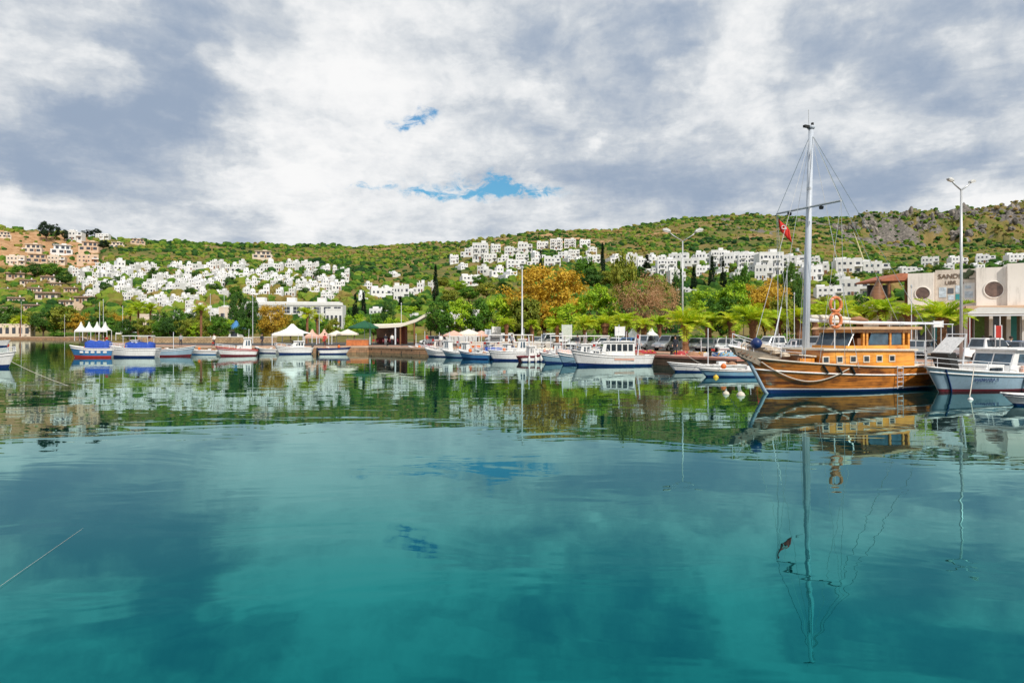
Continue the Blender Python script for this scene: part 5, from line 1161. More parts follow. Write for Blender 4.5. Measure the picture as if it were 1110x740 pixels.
# the wooden schooner
GB, GS = Vector((12.55, 33.9, 0)), Vector((24.4, 39.2, 0))           # bow and stern at the waterline, near side
def schooner():
    ax = (GB-GS).normalized(); L = (GB-GS).length; B = 4.0; n = Vector((-ax.y, ax.x, 0)); n = n if n.y > 0 else -n
    mid = (GB+GS)/2+n*.9+Vector((.75, 0, 0))
    t = thing('wooden_schooner', 'varnished brown wooden sailing boat with tall white mast and wheelhouse', 'sailing boat', mid, math.atan2(ax.y, ax.x))
    # local x runs to the bow; +y is the side that faces the camera
    SD = 1 if (Vector((-ax.y, ax.x, 0)).dot(-n) > 0) else -1
    sheer, half, pt = make_hull(t, (L, B, 1.86, 1.28, 1.12), [(.11, 1), (.15, 2), (.66, 0), (.69, 2), (1.0, 0)], [varn, navy, white], deck_m=teak, rub=(.675, .045, white), rail=.35, rail_m=mat('pale_rail', (.62, .56, .48), .6, .1), ns=40, rake=1.25, srake=1.1, round_stern=True, k0=.80)
    sub(t, 'stem_post', pblue, lambda m: m.tube([pt(1, q, 1)*Vector((1, 0, 1)) if False else Vector((pt(1, q, 1).x+.03, 0, pt(1, q, 1).z)) for q in (-.6, -.2, .1, .3, .5, .7, .85, 1.0)], .10, 7), True)
    zd = 1.08
    # deckhouse with portholes, forward trunk, wheelhouse
    xa, xb = 3.5, 10.5
    dh = sub(t, 'deckhouse', varnc, lambda m: m.prism([(xa, zd-.1), (xb, zd), (xb-.12, zd+1.10), (xa, zd+1.0)], -1.25, 1.25), bevel=.03)
    sub(dh, 'roof', mat('cream_roof', (.66, .58, .47), .6, .1), lambda m: m.prism([(xa-.1, zd+1.0), (xb+.02, zd+1.10), (xb+.0, zd+1.2), (xa-.1, zd+1.1)], -1.38, 1.38))
    for i in range(6):
        x = xa+1.85+i*.98
        for sd in (1, -1):
            w = sub(dh, 'porthole', glass, lambda m: m.box((x, sd*1.252, zd+.62), (.34, .03, .24)))
            sub(w, 'frame', mat('porthole_frame', (.70, .62, .50), .4), lambda m: m.box((x, sd*1.26, zd+.62+.16), (.48, .05, .06)).box((x, sd*1.26, zd+.62-.16), (.48, .05, .06)).box((x-.21, sd*1.26, zd+.62), (.06, .05, .26)).box((x+.21, sd*1.26, zd+.62), (.06, .05, .26)))
    ft = sub(t, 'forward_trunk', brownw, lambda m: m.prism([(xb+.05, zd+.05), (11.8, zd+.28), (11.7, zd+.85), (xb+.05, zd+.75)], -.85, .85), bevel=.03)
    sub(ft, 'trunk_top', mat('cream_roof', (.66, .58, .47)), lambda m: m.prism([(xb+.02, zd+.75), (11.75, zd+.86), (11.75, zd+.92), (xb+.02, zd+.83)], -.95, .95))
    sub(ft, 'locker', mat('orange_panel', (.70, .28, .04), .45, .15, 2, coat=.3), lambda m: m.box((xb+.62, SD*.86, zd+.45), (1.0, .06, .5)))
    z0, z1 = zd+1.1, zd+2.16; x0, x1 = 3.7, 8.6
    wh = sub(t, 'wheelhouse', varnc, lambda m: m.bb(x0, x0+.16, -1.1, 1.1, z0, z1).bb(x0, x1, -1.1, 1.1, z0-.02, z0+.22).bb(x0+.16, x1-.5, -1.1, 1.1, z1-.16, z1))
    sub(wh, 'roof', mat('wheelhouse_roof', (.55, .35, .20), .6, .15), lambda m: m.prism([(x0-.7, z1), (x1-.15, z1), (x1-.35, z1+.14), (x0-.7, z1+.16)], -1.35, 1.35), bevel=.02)
    for x in (x0+.08, x0+.5, x0+1.55, x0+3.34, x0+3.6): sub(wh, 'post', varnc, lambda m: m.bb(x-.07, x+.07, -1.11, -.97, z0, z1).bb(x-.07, x+.07, .97, 1.11, z0, z1))
    for (a, b_, k) in ((x0+.6, x0+1.45, .12), (x0+1.65, x0+3.25, .3)):
        for sd in (1, -1): sub(wh, 'window', bluegl, lambda m: m.prism([(a, z0+.24), (b_, z0+.24), (b_-k, z1-.18), (a, z1-.18)], sd*1.03, sd*1.05))
    sub(wh, 'dark_bulkhead', brownw, lambda m: m.bb(x0+3.4, x1-.95, -1.0, 1.0, z0, z0+.6).bb(x0+3.42, x0+3.5, -1.0, 1.0, z0, z1-.17))
    sub(wh, 'windscreen', bluegl, lambda m: m.prism([(x1-.28, z0+.2), (x1-.2, z0+.2), (x1-.68, z1-.1), (x1-.76, z1-.1)], -1.0, 1.0)); sub(wh, 'windscreen_frame', steel, lambda m: [m.tube([(x1-.2, y, z0+.2), (x1-.7, y, z1-.05)], .035, 5) for y in (-1.05, 0, 1.05)])
    sub(t, 'helm', brownw, lambda m: m.torus((x1-1.5, 0, z0+.75), .36, .03, 'x').tube([(x1-1.6, 0, z0), (x1-1.6, 0, z0+.75)], .07))
    # mast, boom, spreader
    xm = 10.3; zt = 13.8; rake = .42
    mast = sub(t, 'mast', mastp, lambda m: m.tube([(xm, 0, zd), (xm-rake*.4, 0, 6.4), (xm-rake, 0, zt)], [.20, .17, .125], 12).lathe([(.16, 0), (.2, .05), (.2, .16), (.05, .2)], 10, 0, (xm-rake, 0, zt)), True)
    sub(mast, 'masthead_light', black, lambda m: m.box((xm-rake+.25, 0, zt+.1), (.5, .16, .12)).lathe([(0, 0), (.07, .02), (.07, .14), (0, .17)], 8, 0, (xm-rake-.1, 0, zt+.2)))
    sub(mast, 'antenna', steel, lambda m: m.tube([(xm-rake+.15, 0, zt), (xm-rake+.18, 0, zt+1.0)], .018, 5))
    sub(mast, 'bracket', steel, lambda m: m.box((xm-.05, .2*SD, 10.6), (.12, .2, .14)).tube([(xm+.2, 0, 7.2), (xm+.5, 0, 7.35)], .02, 5).box((xm+.55, 0, 7.4), (.14, .1, .16)))
    sub(mast, 'spreader', steel, lambda m: m.tube([(xm-.15, -2.1, 9.65), (xm-.15, 2.1, 9.65)], .055, 7))
    for y in (-1.2, .9): sub(mast, 'deck_light', black, lambda m: m.lathe([(0, 0), (.1, .02), (.12, .16), (0, .2)], 8, 0, (xm-.15, y, 9.4)))
    bm_ = sub(t, 'boom', whitem, lambda m: m.tube([(xm-.2, 0, 3.75), (xm-4.2, 0, 3.62), (L*-.03, 0, 3.62)], [.11, .09, .045], 8)); sub(bm_, 'furled_sail', canvas, lambda m: m.tube([(xm-.4, 0, 3.9), (xm-2.0, 0, 3.86), (xm-3.3, 0, 3.82)], [.12, .17, .08], 9), True); sub(bm_, 'sail_end', brownc, lambda m: m.tube([(xm-3.25, 0, 3.80), (xm-4.0, 0, 3.84), (xm-4.7, 0, 3.76)], [.07, .15, .05], 9), True)
    def stays(m):
        top = (xm-rake, 0, zt-.2)
        for e in [(L+1.0, 0, 1.9), (xm+1.2, -1.1, 1.6), (xm+1.2, 1.1, 1.6), (xm-.15, -2.1, 9.65), (xm-.15, 2.1, 9.65), (xm-1.6, 1.95, 1.3), (xm-1.6, -1.95, 1.3), (.6, 1.2, 1.3), (-.1, -1.2, 1.3)]: m.tube([top, e], .016, 4)
        for y in (-1, 1):
            m.tube([(xm-.15, y*2.1, 9.65), (xm+.5, y*1.35, 1.5)], .013, 4); m.tube([(xm-.15, y*2.1, 9.65), (xm-.9, y*1.7, 1.4)], .013, 4)
    sub(t, 'rigging', steel, stays)
    # bow platform with safety net, bowsprit, canvas bundle
    sub(t, 'bowsprit', white, lambda m: m.tube([(L*.93, 0, 1.80), (L+2.5, 0, 2.45)], [.13, .07], 8))
    def net(m):
        P = [(L*.985, -.75, 1.85), (L*.985, .75, 1.85), (L+2.3, .2, 2.38), (L+2.3, -.2, 2.38)]
        Q = [(L*1.03, -.3, 1.30), (L*1.03, .3, 1.30), (L+2.0, .08, 2.0), (L+2.0, -.08, 2.0)]
        m.add(P+Q, [(0, 1, 2, 3), (7, 6, 5, 4), (0, 4, 5, 1), (1, 5, 6, 2), (2, 6, 7, 3), (3, 7, 4, 0)])
    sub(t, 'bow_net', netting, lambda m: [m.tube([(L*1.0+.22*i, SD*(.62-.06*i), 1.75+.09*i), (L*1.02+.2*i, SD*.30, 1.42+.09*i), (L*1.04+.2*i, 0, 1.30+.10*i)], .022, 4) for i in range(9)])
    sub(t, 'bow_canvas', mat('dirty_canvas', (.50, .42, .33), .9, .3, 3), net)
    railing(t, [(L*.88, -.85, 1.75), (L*.97, -.6, 1.85), (L*1.09, -.35, 2.1), (L+2.2, 0, 2.42), (L*1.09, .35, 2.1), (L*.97, .6, 1.85), (L*.88, .85, 1.75)], .62)
    sub(t, 'folded_canvas', mat('dirty_canvas', (.50, .42, .33), .9, .3, 3), lambda m: [m.lathe([(0, -.16), (.34, -.1), (.30, .03), (.12, .10+.04*(i % 3)), (0, .13+.05*(i % 3))], 7+i % 3, 0, (L*.93+.27*i, .26*(-1)**i, 1.98+.08*i)) for i in range(7)]+[m.tube([(L*.94+.1*i, -.5+.17*i, 2.0), (L*1.02+.2*i, .4-.13*i, 2.28+.06*i), (L*1.1+.12*i, -.2+.05*i, 2.2)], .05, 5) for i in range(6)])
    sub(t, 'fender_ball', navy, lambda m: m.lathe([(0, -.3), (.22, -.2), (.3, 0), (.22, .2), (0, .3)], 12, 0, (L+1.0, SD*.35, 2.55)), True)
    sub(t, 'whisker_pole', whitem, lambda m: m.tube([(L*1.0, .3, 2.0), (L*.93, .1, 4.4)], .03, 5))
    # side stanchions, lines along the hull, boarding ladder
    def st(m):
        for sd in (1, -1):
            P = [pt(s, 1.0, sd)+Vector((0, 0, .55)) for s in (.04, .09, .14, .19, .24)]; m.tube(P, .02, 5)
            for p in P: m.tube([p-Vector((0, 0, .55)), p], .018, 5)
    sub(t, 'stern_railing', whitem, st)
    def ladder(m):
        a = pt(.42, .1, SD)+Vector((0, SD*.16, 0)); b_ = pt(.45, 1.05, SD)+Vector((0, SD*.1, .0))
        for dx in (-.22, .22): m.tube([a+Vector((dx, 0, 0)), b_+Vector((dx, 0, 0))], .025, 5)
        for i in range(5): p = a+(b_-a)*(i+.5)/5; m.tube([p-Vector((.22, 0, 0)), p+Vector((.22, 0, 0))], .02, 5)
    sub(t, 'boarding_ladder', whitem, ladder)
    for i in range(3): sub(t, 'side_fender', black, lambda m: m.tube([pt(.68+.05*i, .95, SD)+Vector((0, SD*.06, 0)), pt(.67+.05*i, .70, SD)+Vector((-.1, SD*.09, 0))], .05, 7))
    def drape(m):
        pts = []
        for i in range(21):
            q = i/20; s = .97-.28*q; lev = .90-.50*math.sin(math.pi*min(1, q*1.02))**.8-(0.02*q); p = pt(s, lev, SD); pts.append(p+Vector((0, SD*.07, 0)))
        m.tube(pts, .028, 5)
    sub(t, 'draped_rope', rope, drape)
    sub(t, 'stern_awning_frame', whitem, lambda m: [m.tube([(x, y, 1.2), (x, y, 3.55)], .022, 5) for x in (.1, 2.4) for y in (-1.1, 1.1)]+[m.tube([(0, y, 3.55), (x0+.5, y, 3.55)], .022, 5) for y in (-1.1, 1.1)])
    for ch in t.children: ch.location.x -= L/2
    M = t.matrix_basis if False else None
    def world_pt(x, y, z): 
        a = t.rotation_euler.z; lx = x-L/2
        return Vector((mid.x+lx*math.cos(a)-y*math.sin(a), mid.y+lx*math.sin(a)+y*math.cos(a), z))
    # things that hang on the boat
    f = thing('red_flag', 'small red flag with white crescent and star under the spreader', 'flag', world_pt(xm-.15, -2.0*SD if False else (2.0 if world_pt(0, 2, 0).x < world_pt(0, -2, 0).x else -2.0), 9.5))
    def fl(m):
        V = []
        for i in range(6):
            for j in range(4): V.append((.16*i+.05*j, .06*math.sin(i*1.4+j), -.15-.30*j-.16*i))
        m.add(V, [(i*4+j, i*4+j+1, (i+1)*4+j+1, (i+1)*4+j) for i in range(5) for j in range(3)])
    f.scale = (.8, .8, .8); o = sub(f, 'cloth', mat('flag_red', (.62, .03, .02), .8, .1), fl, True); so = o.modifiers.new('s', 'SOLIDIFY'); so.thickness = .015
    e = sub(f, 'emblem', white, lambda m: m.torus((.33, -.09, -.78), .12, .028, 'y', 14, 5).lathe([(0, 0), (.06, 0)], 5, 0, (.50, -.10, -.86), 'y'))
    sub(f, 'halyard', steel, lambda m: m.tube([(0, 0, 0), (0, 0, -6.6)], .012, 4))
    p0 = world_pt(xm-1.35, SD*.75, 0)
    for z, lab in ((4.55, 'upper orange lifebuoy hanging between mast and wheelhouse'), (3.72, 'lower orange lifebuoy, under the other and across the boom')):
        b = thing('lifebuoy', lab, 'lifebuoy', (p0.x, p0.y, z), .35, 'lifebuoys on the schooner')
        sub(b, 'ring', mat('lifebuoy_orange', (.62, .20, .07), .6, .15, 4), lambda m: m.torus((0, 0, 0), .36, .085, 'y', 26, 9), True)
        for a in (.8, 2.35, 3.9, 5.5): sub(b, 'band', white, lambda m: m.torus((.36*math.cos(a), 0, .36*math.sin(a)), .09, .02, 'x' if abs(math.cos(a)) < .3 else 'z', 12, 5))
        sub(b, 'grab_line', rope, lambda m: m.torus((0, 0, 0), .47, .012, 'y', 24, 4))
    l = thing('lifebuoy_pole', 'thin white pole that carries the two orange lifebuoys', 'pole', (p0.x, p0.y+.12, 2.0)); sub(l, 'shaft', whitem, lambda m: m.tube([(0, 0, 0), (0, 0, 3.2)], .03, 6)); sub(l, 'foot', steel, lambda m: m.box((0, 0, .03), (.16, .16, .06)))
    return world_pt
WP = schooner()

# ---------------------------------------------------------------- cars
def car_proto(kind):
    t = thing('parked_car', 'car', 'car'); L = {'hatch': 4.1, 'suv': 4.6, 'pickup': 5.1, 'van': 4.7}[kind]; W = 1.76
    hz = {'hatch': .86, 'suv': 1.02, 'pickup': 1.0, 'van': 1.05}[kind]; top = {'hatch': 1.45, 'suv': 1.74, 'pickup': 1.72, 'van': 1.9}[kind]
    a, b = {'hatch': (-.46, .22), 'suv': (-.47, .20), 'pickup': (-.16, .22), 'van': (-.48, .26)}[kind]; nose = {'hatch': .70, 'suv': .82, 'pickup': .85, 'van': .85}[kind]
    arch = []
    h = L/2
    def archpts(x, r=.36): return [(x-r, .32)]+[(x-r*math.cos(math.pi*i/6), .32+r*math.sin(math.pi*i/6)) for i in range(1, 6)]+[(x+r, .32)]
    low = [(-h, .42)]+archpts(-L*.30)+archpts(L*.31)+[(h-.02, .40), (h, .55), (h-.06, nose-.08), (h-.25, nose), (L*b+.28, hz), (-h+.08, hz), (-h, hz-.15)]
    sub(t, 'body', carwhite, lambda m: m.prism(low, -W/2, W/2, 0, .06), bevel=.03)
    A = [(L*a+.03, hz+.003), (L*b+.32, hz+.003), (L*b-.28, top), (L*a+.22, top)]
    c = sub(t, 'cabin', carwhite, lambda m: m.prism(A, -W/2+.07, W/2-.07, 0, .12), bevel=.04); 
    k = (top-hz); wd = W/2-.07
    nw = 1 if kind == 'pickup' else 2
    for i in range(nw):
        xa = L*a+.22+(L*b-.05-L*a-.2)*i/nw+.06; xb = L*a+.22+(L*b-.05-L*a-.2)*(i+1)/nw-.04
        for sd in (1, -1):
            def win(m):
                V = []
                for off in (0, .02):
                    for x, f in ((xa, .12), (xb+(.18 if i == nw-1 else 0), .12), (xb-(.12 if i == nw-1 else 0), .84), (xa, .84)): V.append((x, sd*(wd-.12*f-.008+off), hz+k*f))
                m.add(V, [(0, 1, 2, 3), (7, 6, 5, 4), (0, 4, 5, 1), (1, 5, 6, 2), (2, 6, 7, 3), (3, 7, 4, 0)])
            sub(c, 'window', glass, win)
    for nm, (xl, xh) in (('windscreen', (L*b+.32, L*b-.28)), ('rear_window', (L*a+.03, L*a+.22))):
        s = 1 if nm == 'windscreen' else -1
        def ws(m):
            V = []
            for off in (-.02, .02):
                for f, w in ((.12, wd-.16), (.88, wd-.24)):
                    x = xl+(xh-xl)*f+s*off; V += [(x, -w, hz+k*f), (x, w, hz+k*f)]
            m.add(V, [(0, 1, 3, 2), (4, 6, 7, 5), (0, 2, 6, 4), (1, 5, 7, 3), (0, 4, 5, 1), (2, 3, 7, 6)])
        sub(c, nm, glass, ws)
    for x in (-L*.30, L*.31):
        for sd in (1, -1):
            w = sub(t, 'wheel', black, lambda m: m.lathe([(.2, -.1), (.31, -.1), (.33, 0), (.31, .1), (.2, .1)], 18, 0, (x, sd*(W/2-.11), .33), 'y'), True)
            sub(w, 'rim', steel, lambda m: m.lathe([(0, -.03), (.2, -.06), (.21, 0), (.2, .06), (0, .03)], 14, 0, (x, sd*(W/2-.05), .33), 'y'))
    for sd in (1, -1):
        sub(t, 'headlight', lampg, lambda m: m.box((h-.09, sd*.62, nose-.17), (.16, .36, .15))); sub(t, 'tail_light', red, lambda m: m.box((-h+.04, sd*.74, hz-.22), (.1, .2, .3))); sub(t, 'mirror', black, lambda m: m.box((L*b+.05, sd*(W/2+.03), hz+.12), (.12, .16, .12)))
    sub(t, 'bumper', cargrey, lambda m: m.box((h-.0, 0, .45), (.12, W*.94, .16)).box((-h+.0, 0, .47), (.12, W*.94, .16)), bevel=.03)
    sub(t, 'number_plate', lampg, lambda m: m.box((h+.07, 0, .5), (.02, .5, .11)))
    return t
CARS = {k: car_proto(k) for k in ('hatch', 'suv', 'pickup', 'van')}
def car(kind, px, Y, ang, paint, label, sc=1.0, group='cars parked on the quay'):
    o = first_or_dup(CARS[kind], at(px, Y, QZ+.012), rad(ang), sc, label=label, group=group); o['category'] = 'car'
    for c in o.children:
        if c.name.startswith(('body', 'cabin')): repaint(c, paint)
    return o
for a in [
 ('van', 598, 92, 200, carwhite, 'white van by the low wide palm in front of the orange tree'), ('hatch', 585, 94, 250, silver, 'silver hatchback by the tall white pole'), ('hatch', 626, 88, 245, carwhite, 'white hatchback next to the pale sign board'),
 ('hatch', 655, 84, 190, carwhite, 'white car behind the long white motor boat'), ('hatch', 667, 82, 185, silver, 'silver car behind the cabin of the long white motor boat'),
 ('hatch', 682, 80, 235, carblue, 'blue car with nose toward the jetty'), ('suv', 700, 79, 232, silver, 'silver car between the blue car and the big silver off-roader'), ('suv', 726, 77, 222, silver, 'big silver off-road car facing the jetty beside the biggest palm'),
 ('hatch', 757, 76, 230, silver, 'silver car just past the thick palm trunk'), ('hatch', 770, 74, 235, cargrey, 'dark grey car second from the thick palm trunk'), ('hatch', 787, 74, 240, carwhite, 'white car above the cluttered motor boat'), ('hatch', 802, 72, 240, silver, 'silver car left of the palm behind the schooner bow'),
 ('pickup', 840, 68, 200, carwhite, 'white pickup with red seat in view behind the schooner bow'), ('suv', 886, 66, 225, carwhite, 'white off-road car right behind the schooner mast'), ('hatch', 866, 67, 230, silver, 'silver car between white pickup and mast'),
 ('hatch', 996, 58, 225, silver, 'silver hatchback seen past the wheelhouse'), ('hatch', 984, 62, 235, carwhite, 'white car directly aft of the wheelhouse'), ('pickup', 1068, 51, 8, carwhite, 'long white pickup in front of the beige building'), ('hatch', 1107, 52.5, 30, cargrey, 'dark car at the picture edge before the beige building'), ('hatch', 1094, 55.5, 200, carblue, 'dark blue car half hidden behind the long white pickup'), ('hatch', 1012, 60, 240, carblue, 'blue car under the wide palm by the beige building'),
 ('van', 540, 96, 190, carwhite, 'white van under the clipped trees by the small palm'), ('hatch', 470, 108, 170, carwhite, 'white car in shade at the end of the cafe')]: car(*a)

# ---------------------------------------------------------------- street lamps, poles, signs
def street_lamp(px, Y, pyt, label, span=.9, r=.10, z=QZ, rz=0.0, heads=2):
    t = thing('street_lamp', label, 'street lamp', at(px, Y, z), rz); H = zof(pyt, Y)-z
    sub(t, 'pole', steel, lambda m: m.tube([(0, 0, 0), (0, 0, H*.5), (0, 0, H-1.0*span)], [r, r*.8, r*.6], 9), True)
    sub(t, 'base', concrete, lambda m: m.box((0, 0, .12), (.5, .5, .24)))
    for s in ((-1, 1) if heads == 2 else (-1,)):
        a = sub(t, 'arm', steel, lambda m: m.tube([(0, 0, H-1.0*span), (s*.9*span, 0, H-.45*span), (s*1.25*span, 0, H-.15*span)], r*.45, 7), True)
        sub(a, 'lamp_head', mat('lamp_white', (.6, .6, .58), .5), lambda m: m.prism([(s*1.15*span, H-.16*span), (s*1.9*span, H+.02*span), (s*1.9*span, H+.14*span), (s*1.55*span, H+.24*span), (s*1.2*span, H+.06*span)], -.2*span, .2*span), bevel=.03)
        sub(a, 'lamp_glass', lampg, lambda m: m.prism([(s*1.25*span, H-.155*span), (s*1.85*span, H-.01*span), (s*1.8*span, H-.09*span), (s*1.3*span, H-.20*span)], -.15*span, .15*span))
    return t
street_lamp(740, 74, 250, 'double street lamp rising above the brown tree, arms spread wide', 1.15, .11)
street_lamp(1042, 48, 196, 'double street lamp before the beige building and its mural', .66, .12, rz=.3)
def pole(px, Y, pyt, label, r=.05, z=QZ, mt=whitem, name='pole', cap=True):
    t = thing(name, label, 'pole', at(px, Y, z)); H = zof(pyt, Y)-z
    sub(t, 'shaft', mt, lambda m: m.tube([(0, 0, 0), (0, 0, H)], [r, r*.6], 7)); sub(t, 'finial', steel, lambda m: m.lathe([(r*.6, 0), (r*1.6, .05), (r*1.6, .25), (0, .35)], 8, 0, (0, 0, H)))
    return t
pole(566, 86, 291, 'tall plain white pole standing before the orange tree', .12)
for px, Y, pt, lab in [(112, 150, 326, 'white flag pole pair by the peaked tents, nearer one'), (108, 152, 329, 'white flag pole pair by the peaked tents, farther one'), (133, 150, 333, 'thin pole right of the peaked tents'), (70, 240, 342, 'thin pole on the far quay'), (23, 240, 328, 'tall thin pole on the far quay by the picture edge'), (228, 150, 320, 'lamp pole rising before the lower village houses'), (243, 150, 322, 'thin pole beside the kiosk'), (274, 120, 322, 'thin lamp pole in front of the hotel, left of the golden tree'), (346, 120, 335, 'thin pole in front of the hotel windows'),
        (402, 108, 338, 'green pole at the green parasol'), (435, 118, 330, 'grey pole behind the cafe awning'), (853, 76, 296, 'grey lamp pole left of the schooner mast'), (861, 74, 320, 'short cream pole left of the schooner mast'), (988, 64, 312, 'white pole beside the wooden pavilion')]:
    pole(px, Y, pt, lab, .06 if Y > 100 else .05, mt=green if px == 402 else whitem)
def board(px, Y, py0, py1, wpx, mt, label, name='sign_board', cat='sign'):
    t = thing(name, label, cat, at(px, Y, QZ)); w = wpx/F*Y; z1, z0 = zof(py0, Y)-QZ, zof(py1, Y)-QZ
    sub(t, 'panel', mt, lambda m: m.bb(-w/2, w/2, -.04, .04, z0, z1), bevel=.01); sub(t, 'frame', whitem, lambda m: m.bb(-w/2-.06, -w/2-.003, -.05, .05, z0-.02, z1+.05).bb(w/2+.003, w/2+.06, -.05, .05, z0-.02, z1+.05))
    for s in (-1, 1): sub(t, 'leg', steel, lambda m: m.tube([(s*w*.4, .06, 0), (s*w*.4, .06, z0+.2)], .04, 6))
board(614.5, 84, 352, 367, 10, mat('pale_green_board', (.52, .58, .50), .6, .1), 'pale green blank notice board between two palms')
board(538, 94, 354, 366, 9, wcanvas, 'white notice board left of the tall white pole'); board(672, 82, 354, 364, 10, wcanvas, 'white panel right behind the motor boat cars')
board(1082, 50, 353, 366, 6, red, 'red triangular banner standing behind the white pickup', 'banner', 'banner')
board(1017, 52, 348, 354.5, 9, wcanvas, 'small white board above the stern rails of the schooner'); board(529, 94, 357, 368, 6, panelb, 'pale blue panel under the clipped trees')
def bluewhite_tent(): marquee(696, 92, 40, 2.6, 'white and blue tent roof behind the parked silver cars', 2, wcanvas)
bluewhite_tent()
def crane():
    t = thing('crane_boom', 'pale yellow crane boom leaning over the white villas on the slope', 'crane', hit(942, 296)); Y = t.location.y
    k = Y/F; sub(t, 'boom', mat('crane_yellow', (.66, .62, .35), .6), lambda m: m.tube([(-.5*k, 0, -1), (-15*k, 0, 40*k)], [.45, .25], 6)); sub(t, 'boom_tip', steel, lambda m: m.tube([(-15*k, 0, 40*k), (-17*k, 0, 44*k)], .15, 5)); sub(t, 'base', yellow, lambda m: m.box((0, 0, .6), (2.4, 3, 2.4)), bevel=.1)
crane()

# ---------------------------------------------------------------- jetty and quay clutter
def jetty():
    m = MB(); a, b = at(708, 63.5, 0), at(800, 55, 0); d = (b-a).normalized(); n = Vector((-d.y, d.x, 0))
    t = thing('jetty', 'red paved stone jetty with dark underside beside the biggest palm', 'jetty', a, math.atan2(d.y, d.x)); L = (b-a).length
    sub(t, 'deck', mat('red_paving', (.48, .22, .16), .85, .2, 1.5), lambda m: m.bb(-.15, L, -.15, 8.5, QZ-.18, QZ+.02)); sub(t, 'wall', stone_mat('jetty_stone', (.26, .17, .11), (.16, .11, .08), .8, .3), lambda m: m.bb(0, L-.1, 0, 8.4, -1.2, QZ-.183))
jetty()
def bollard(px, Y, label):
    t = thing('bollard', label, 'bollard', at(px, Y, QZ+.02), 0, 'mooring bollards'); sub(t, 'post', black, lambda m: m.lathe([(.16, 0), (.13, .1), (.12, .35), (.2, .42), (.2, .5), (0, .54)], 12), True); sub(t, 'base', concrete, lambda m: m.lathe([(0, -.02), (.26, -.02), (.26, .05), (.16, .06)], 12))
for px, Y, l in [(728, 62.6, 'black bollard at the water edge of the red jetty'), (770, 59, 'black bollard toward the far end of the red jetty'), (590, 80, 'bollard on the quay behind the salmon covered boat'), (420, 98, 'bollard on the quay in front of the cafe')]: bollard(px, Y, l)
def net_pile(px, Y, w, mt, label, h=.38):
    t = thing('net_pile', label, 'net pile', at(px, Y, QZ+.02)); r = random.Random(int(px))
    for q in range(3):
        x, y = r.uniform(-w*.4, w*.4), r.uniform(-.4, .4)
        sub(t, 'heap', mt, lambda m: m.lathe([(w*.42*(1+.15*r.random()), 0), (w*.38, h*.4), (w*.24, h*.8), (0, h)], 11, 0, (x, y, 0)), True)
    sub(t, 'float_line', yellow, lambda m: [m.lathe([(0, -.07), (.08, 0), (0, .07)], 6, 0, (r.uniform(-w*.5, w*.5), -.5+r.uniform(-.15, .1), h*.35+r.uniform(0, .2))) for _ in range(6)])
for px, Y, w, mt, l in [(508, 90, 2.4, netting, 'reddish brown net heap behind the low blue boat'), (470, 96, 2.0, maroon, 'dark red net heap beside the cafe end'), (643, 78, 1.6, brownc, 'brown net heap behind the raked wheelhouse boat'), (700, 68, 1.6, carred, 'red net heap beside the stern of the long motor boat'), (755, 62, 1.6, netting, 'brown net heap on the red jetty'), (735, 65, 1.4, carred, 'red net heap at the foot of the biggest palm'), (785, 60, 1.8, sky_p, 'grey blue net heap at the end of the red jetty'), (560, 86, 2.0, brownc, 'brown net heap under the tall white pole'), (620, 82, 1.6, black, 'black net heap at the foot of the green notice board'), (845, 56, 1.8, cloth2, 'grey net heap behind the schooner bow'), (305, 99, 1.5, brownc, 'brown heap on the quay left of the canopy tent')]: net_pile(px, Y, w, mt, l)
def crate(px, Y, mt, label, s=.55):
    t = thing('fish_crate', label, 'crate', at(px, Y, QZ+.02), px*.3, 'crates on the quay')
    sub(t, 'tray', mt, lambda m: m.bb(-s*.6, s*.6, -s*.4, s*.4, 0, .05).bb(-s*.6, -s*.55, -s*.4, s*.4, .05, .32).bb(s*.55, s*.6, -s*.4, s*.4, .05, .32).bb(-s*.55, s*.55, -s*.4, -s*.35, .05, .32).bb(-s*.55, s*.55, s*.35, s*.4, .05, .32)); sub(t, 'catch', steel, lambda m: m.bb(-s*.52, s*.52, -s*.33, s*.33, .06, .22))
for px, Y, mt, l in [(516, 88, orange, 'orange crate near the salmon parasols'), (553, 85, carblue, 'blue crate at the pole foot'), (577, 84, wcanvas, 'white crate behind the maroon banded boat'), (604, 81, orange, 'orange crate behind the grey-blue boats'), (690, 71, wcanvas, 'white crate near the standing man'), (768, 60, wcanvas, 'white crate on the red jetty'), (778, 60, carblue, 'blue crate on the red jetty'), (484, 92, wcanvas, 'white crate behind the first wheelhouse boat'), (828, 57, orange, 'orange crate behind the schooner bowsprit')]: crate(px, Y, mt, l, .8)
def low_wall(px0, px1, Y, h, mt, label):
    a, b = at(px0, Y, 0), at(px1, Y, 0); t = thing('low_wall', label, 'wall', ((a.x+b.x)/2, Y, QZ)); w = b.x-a.x
    sub(t, 'masonry', mt, lambda m: m.bb(-w/2, w/2, -.15, .15, 0, h)); sub(t, 'capping', canvas, lambda m: m.bb(-w/2-.05, w/2+.05, -.2, .2, h+.003, h+.1))
low_wall(150, 300, 125, 1.0, stone_mat('sand_wall', (.52, .38, .22), (.46, .33, .20)), 'long low sandstone wall behind the quay boats')
low_wall(500, 690, 89, .75, mat('rail_wall', (.6, .56, .5), .85, .1), 'long pale parapet between palms and parked boats')
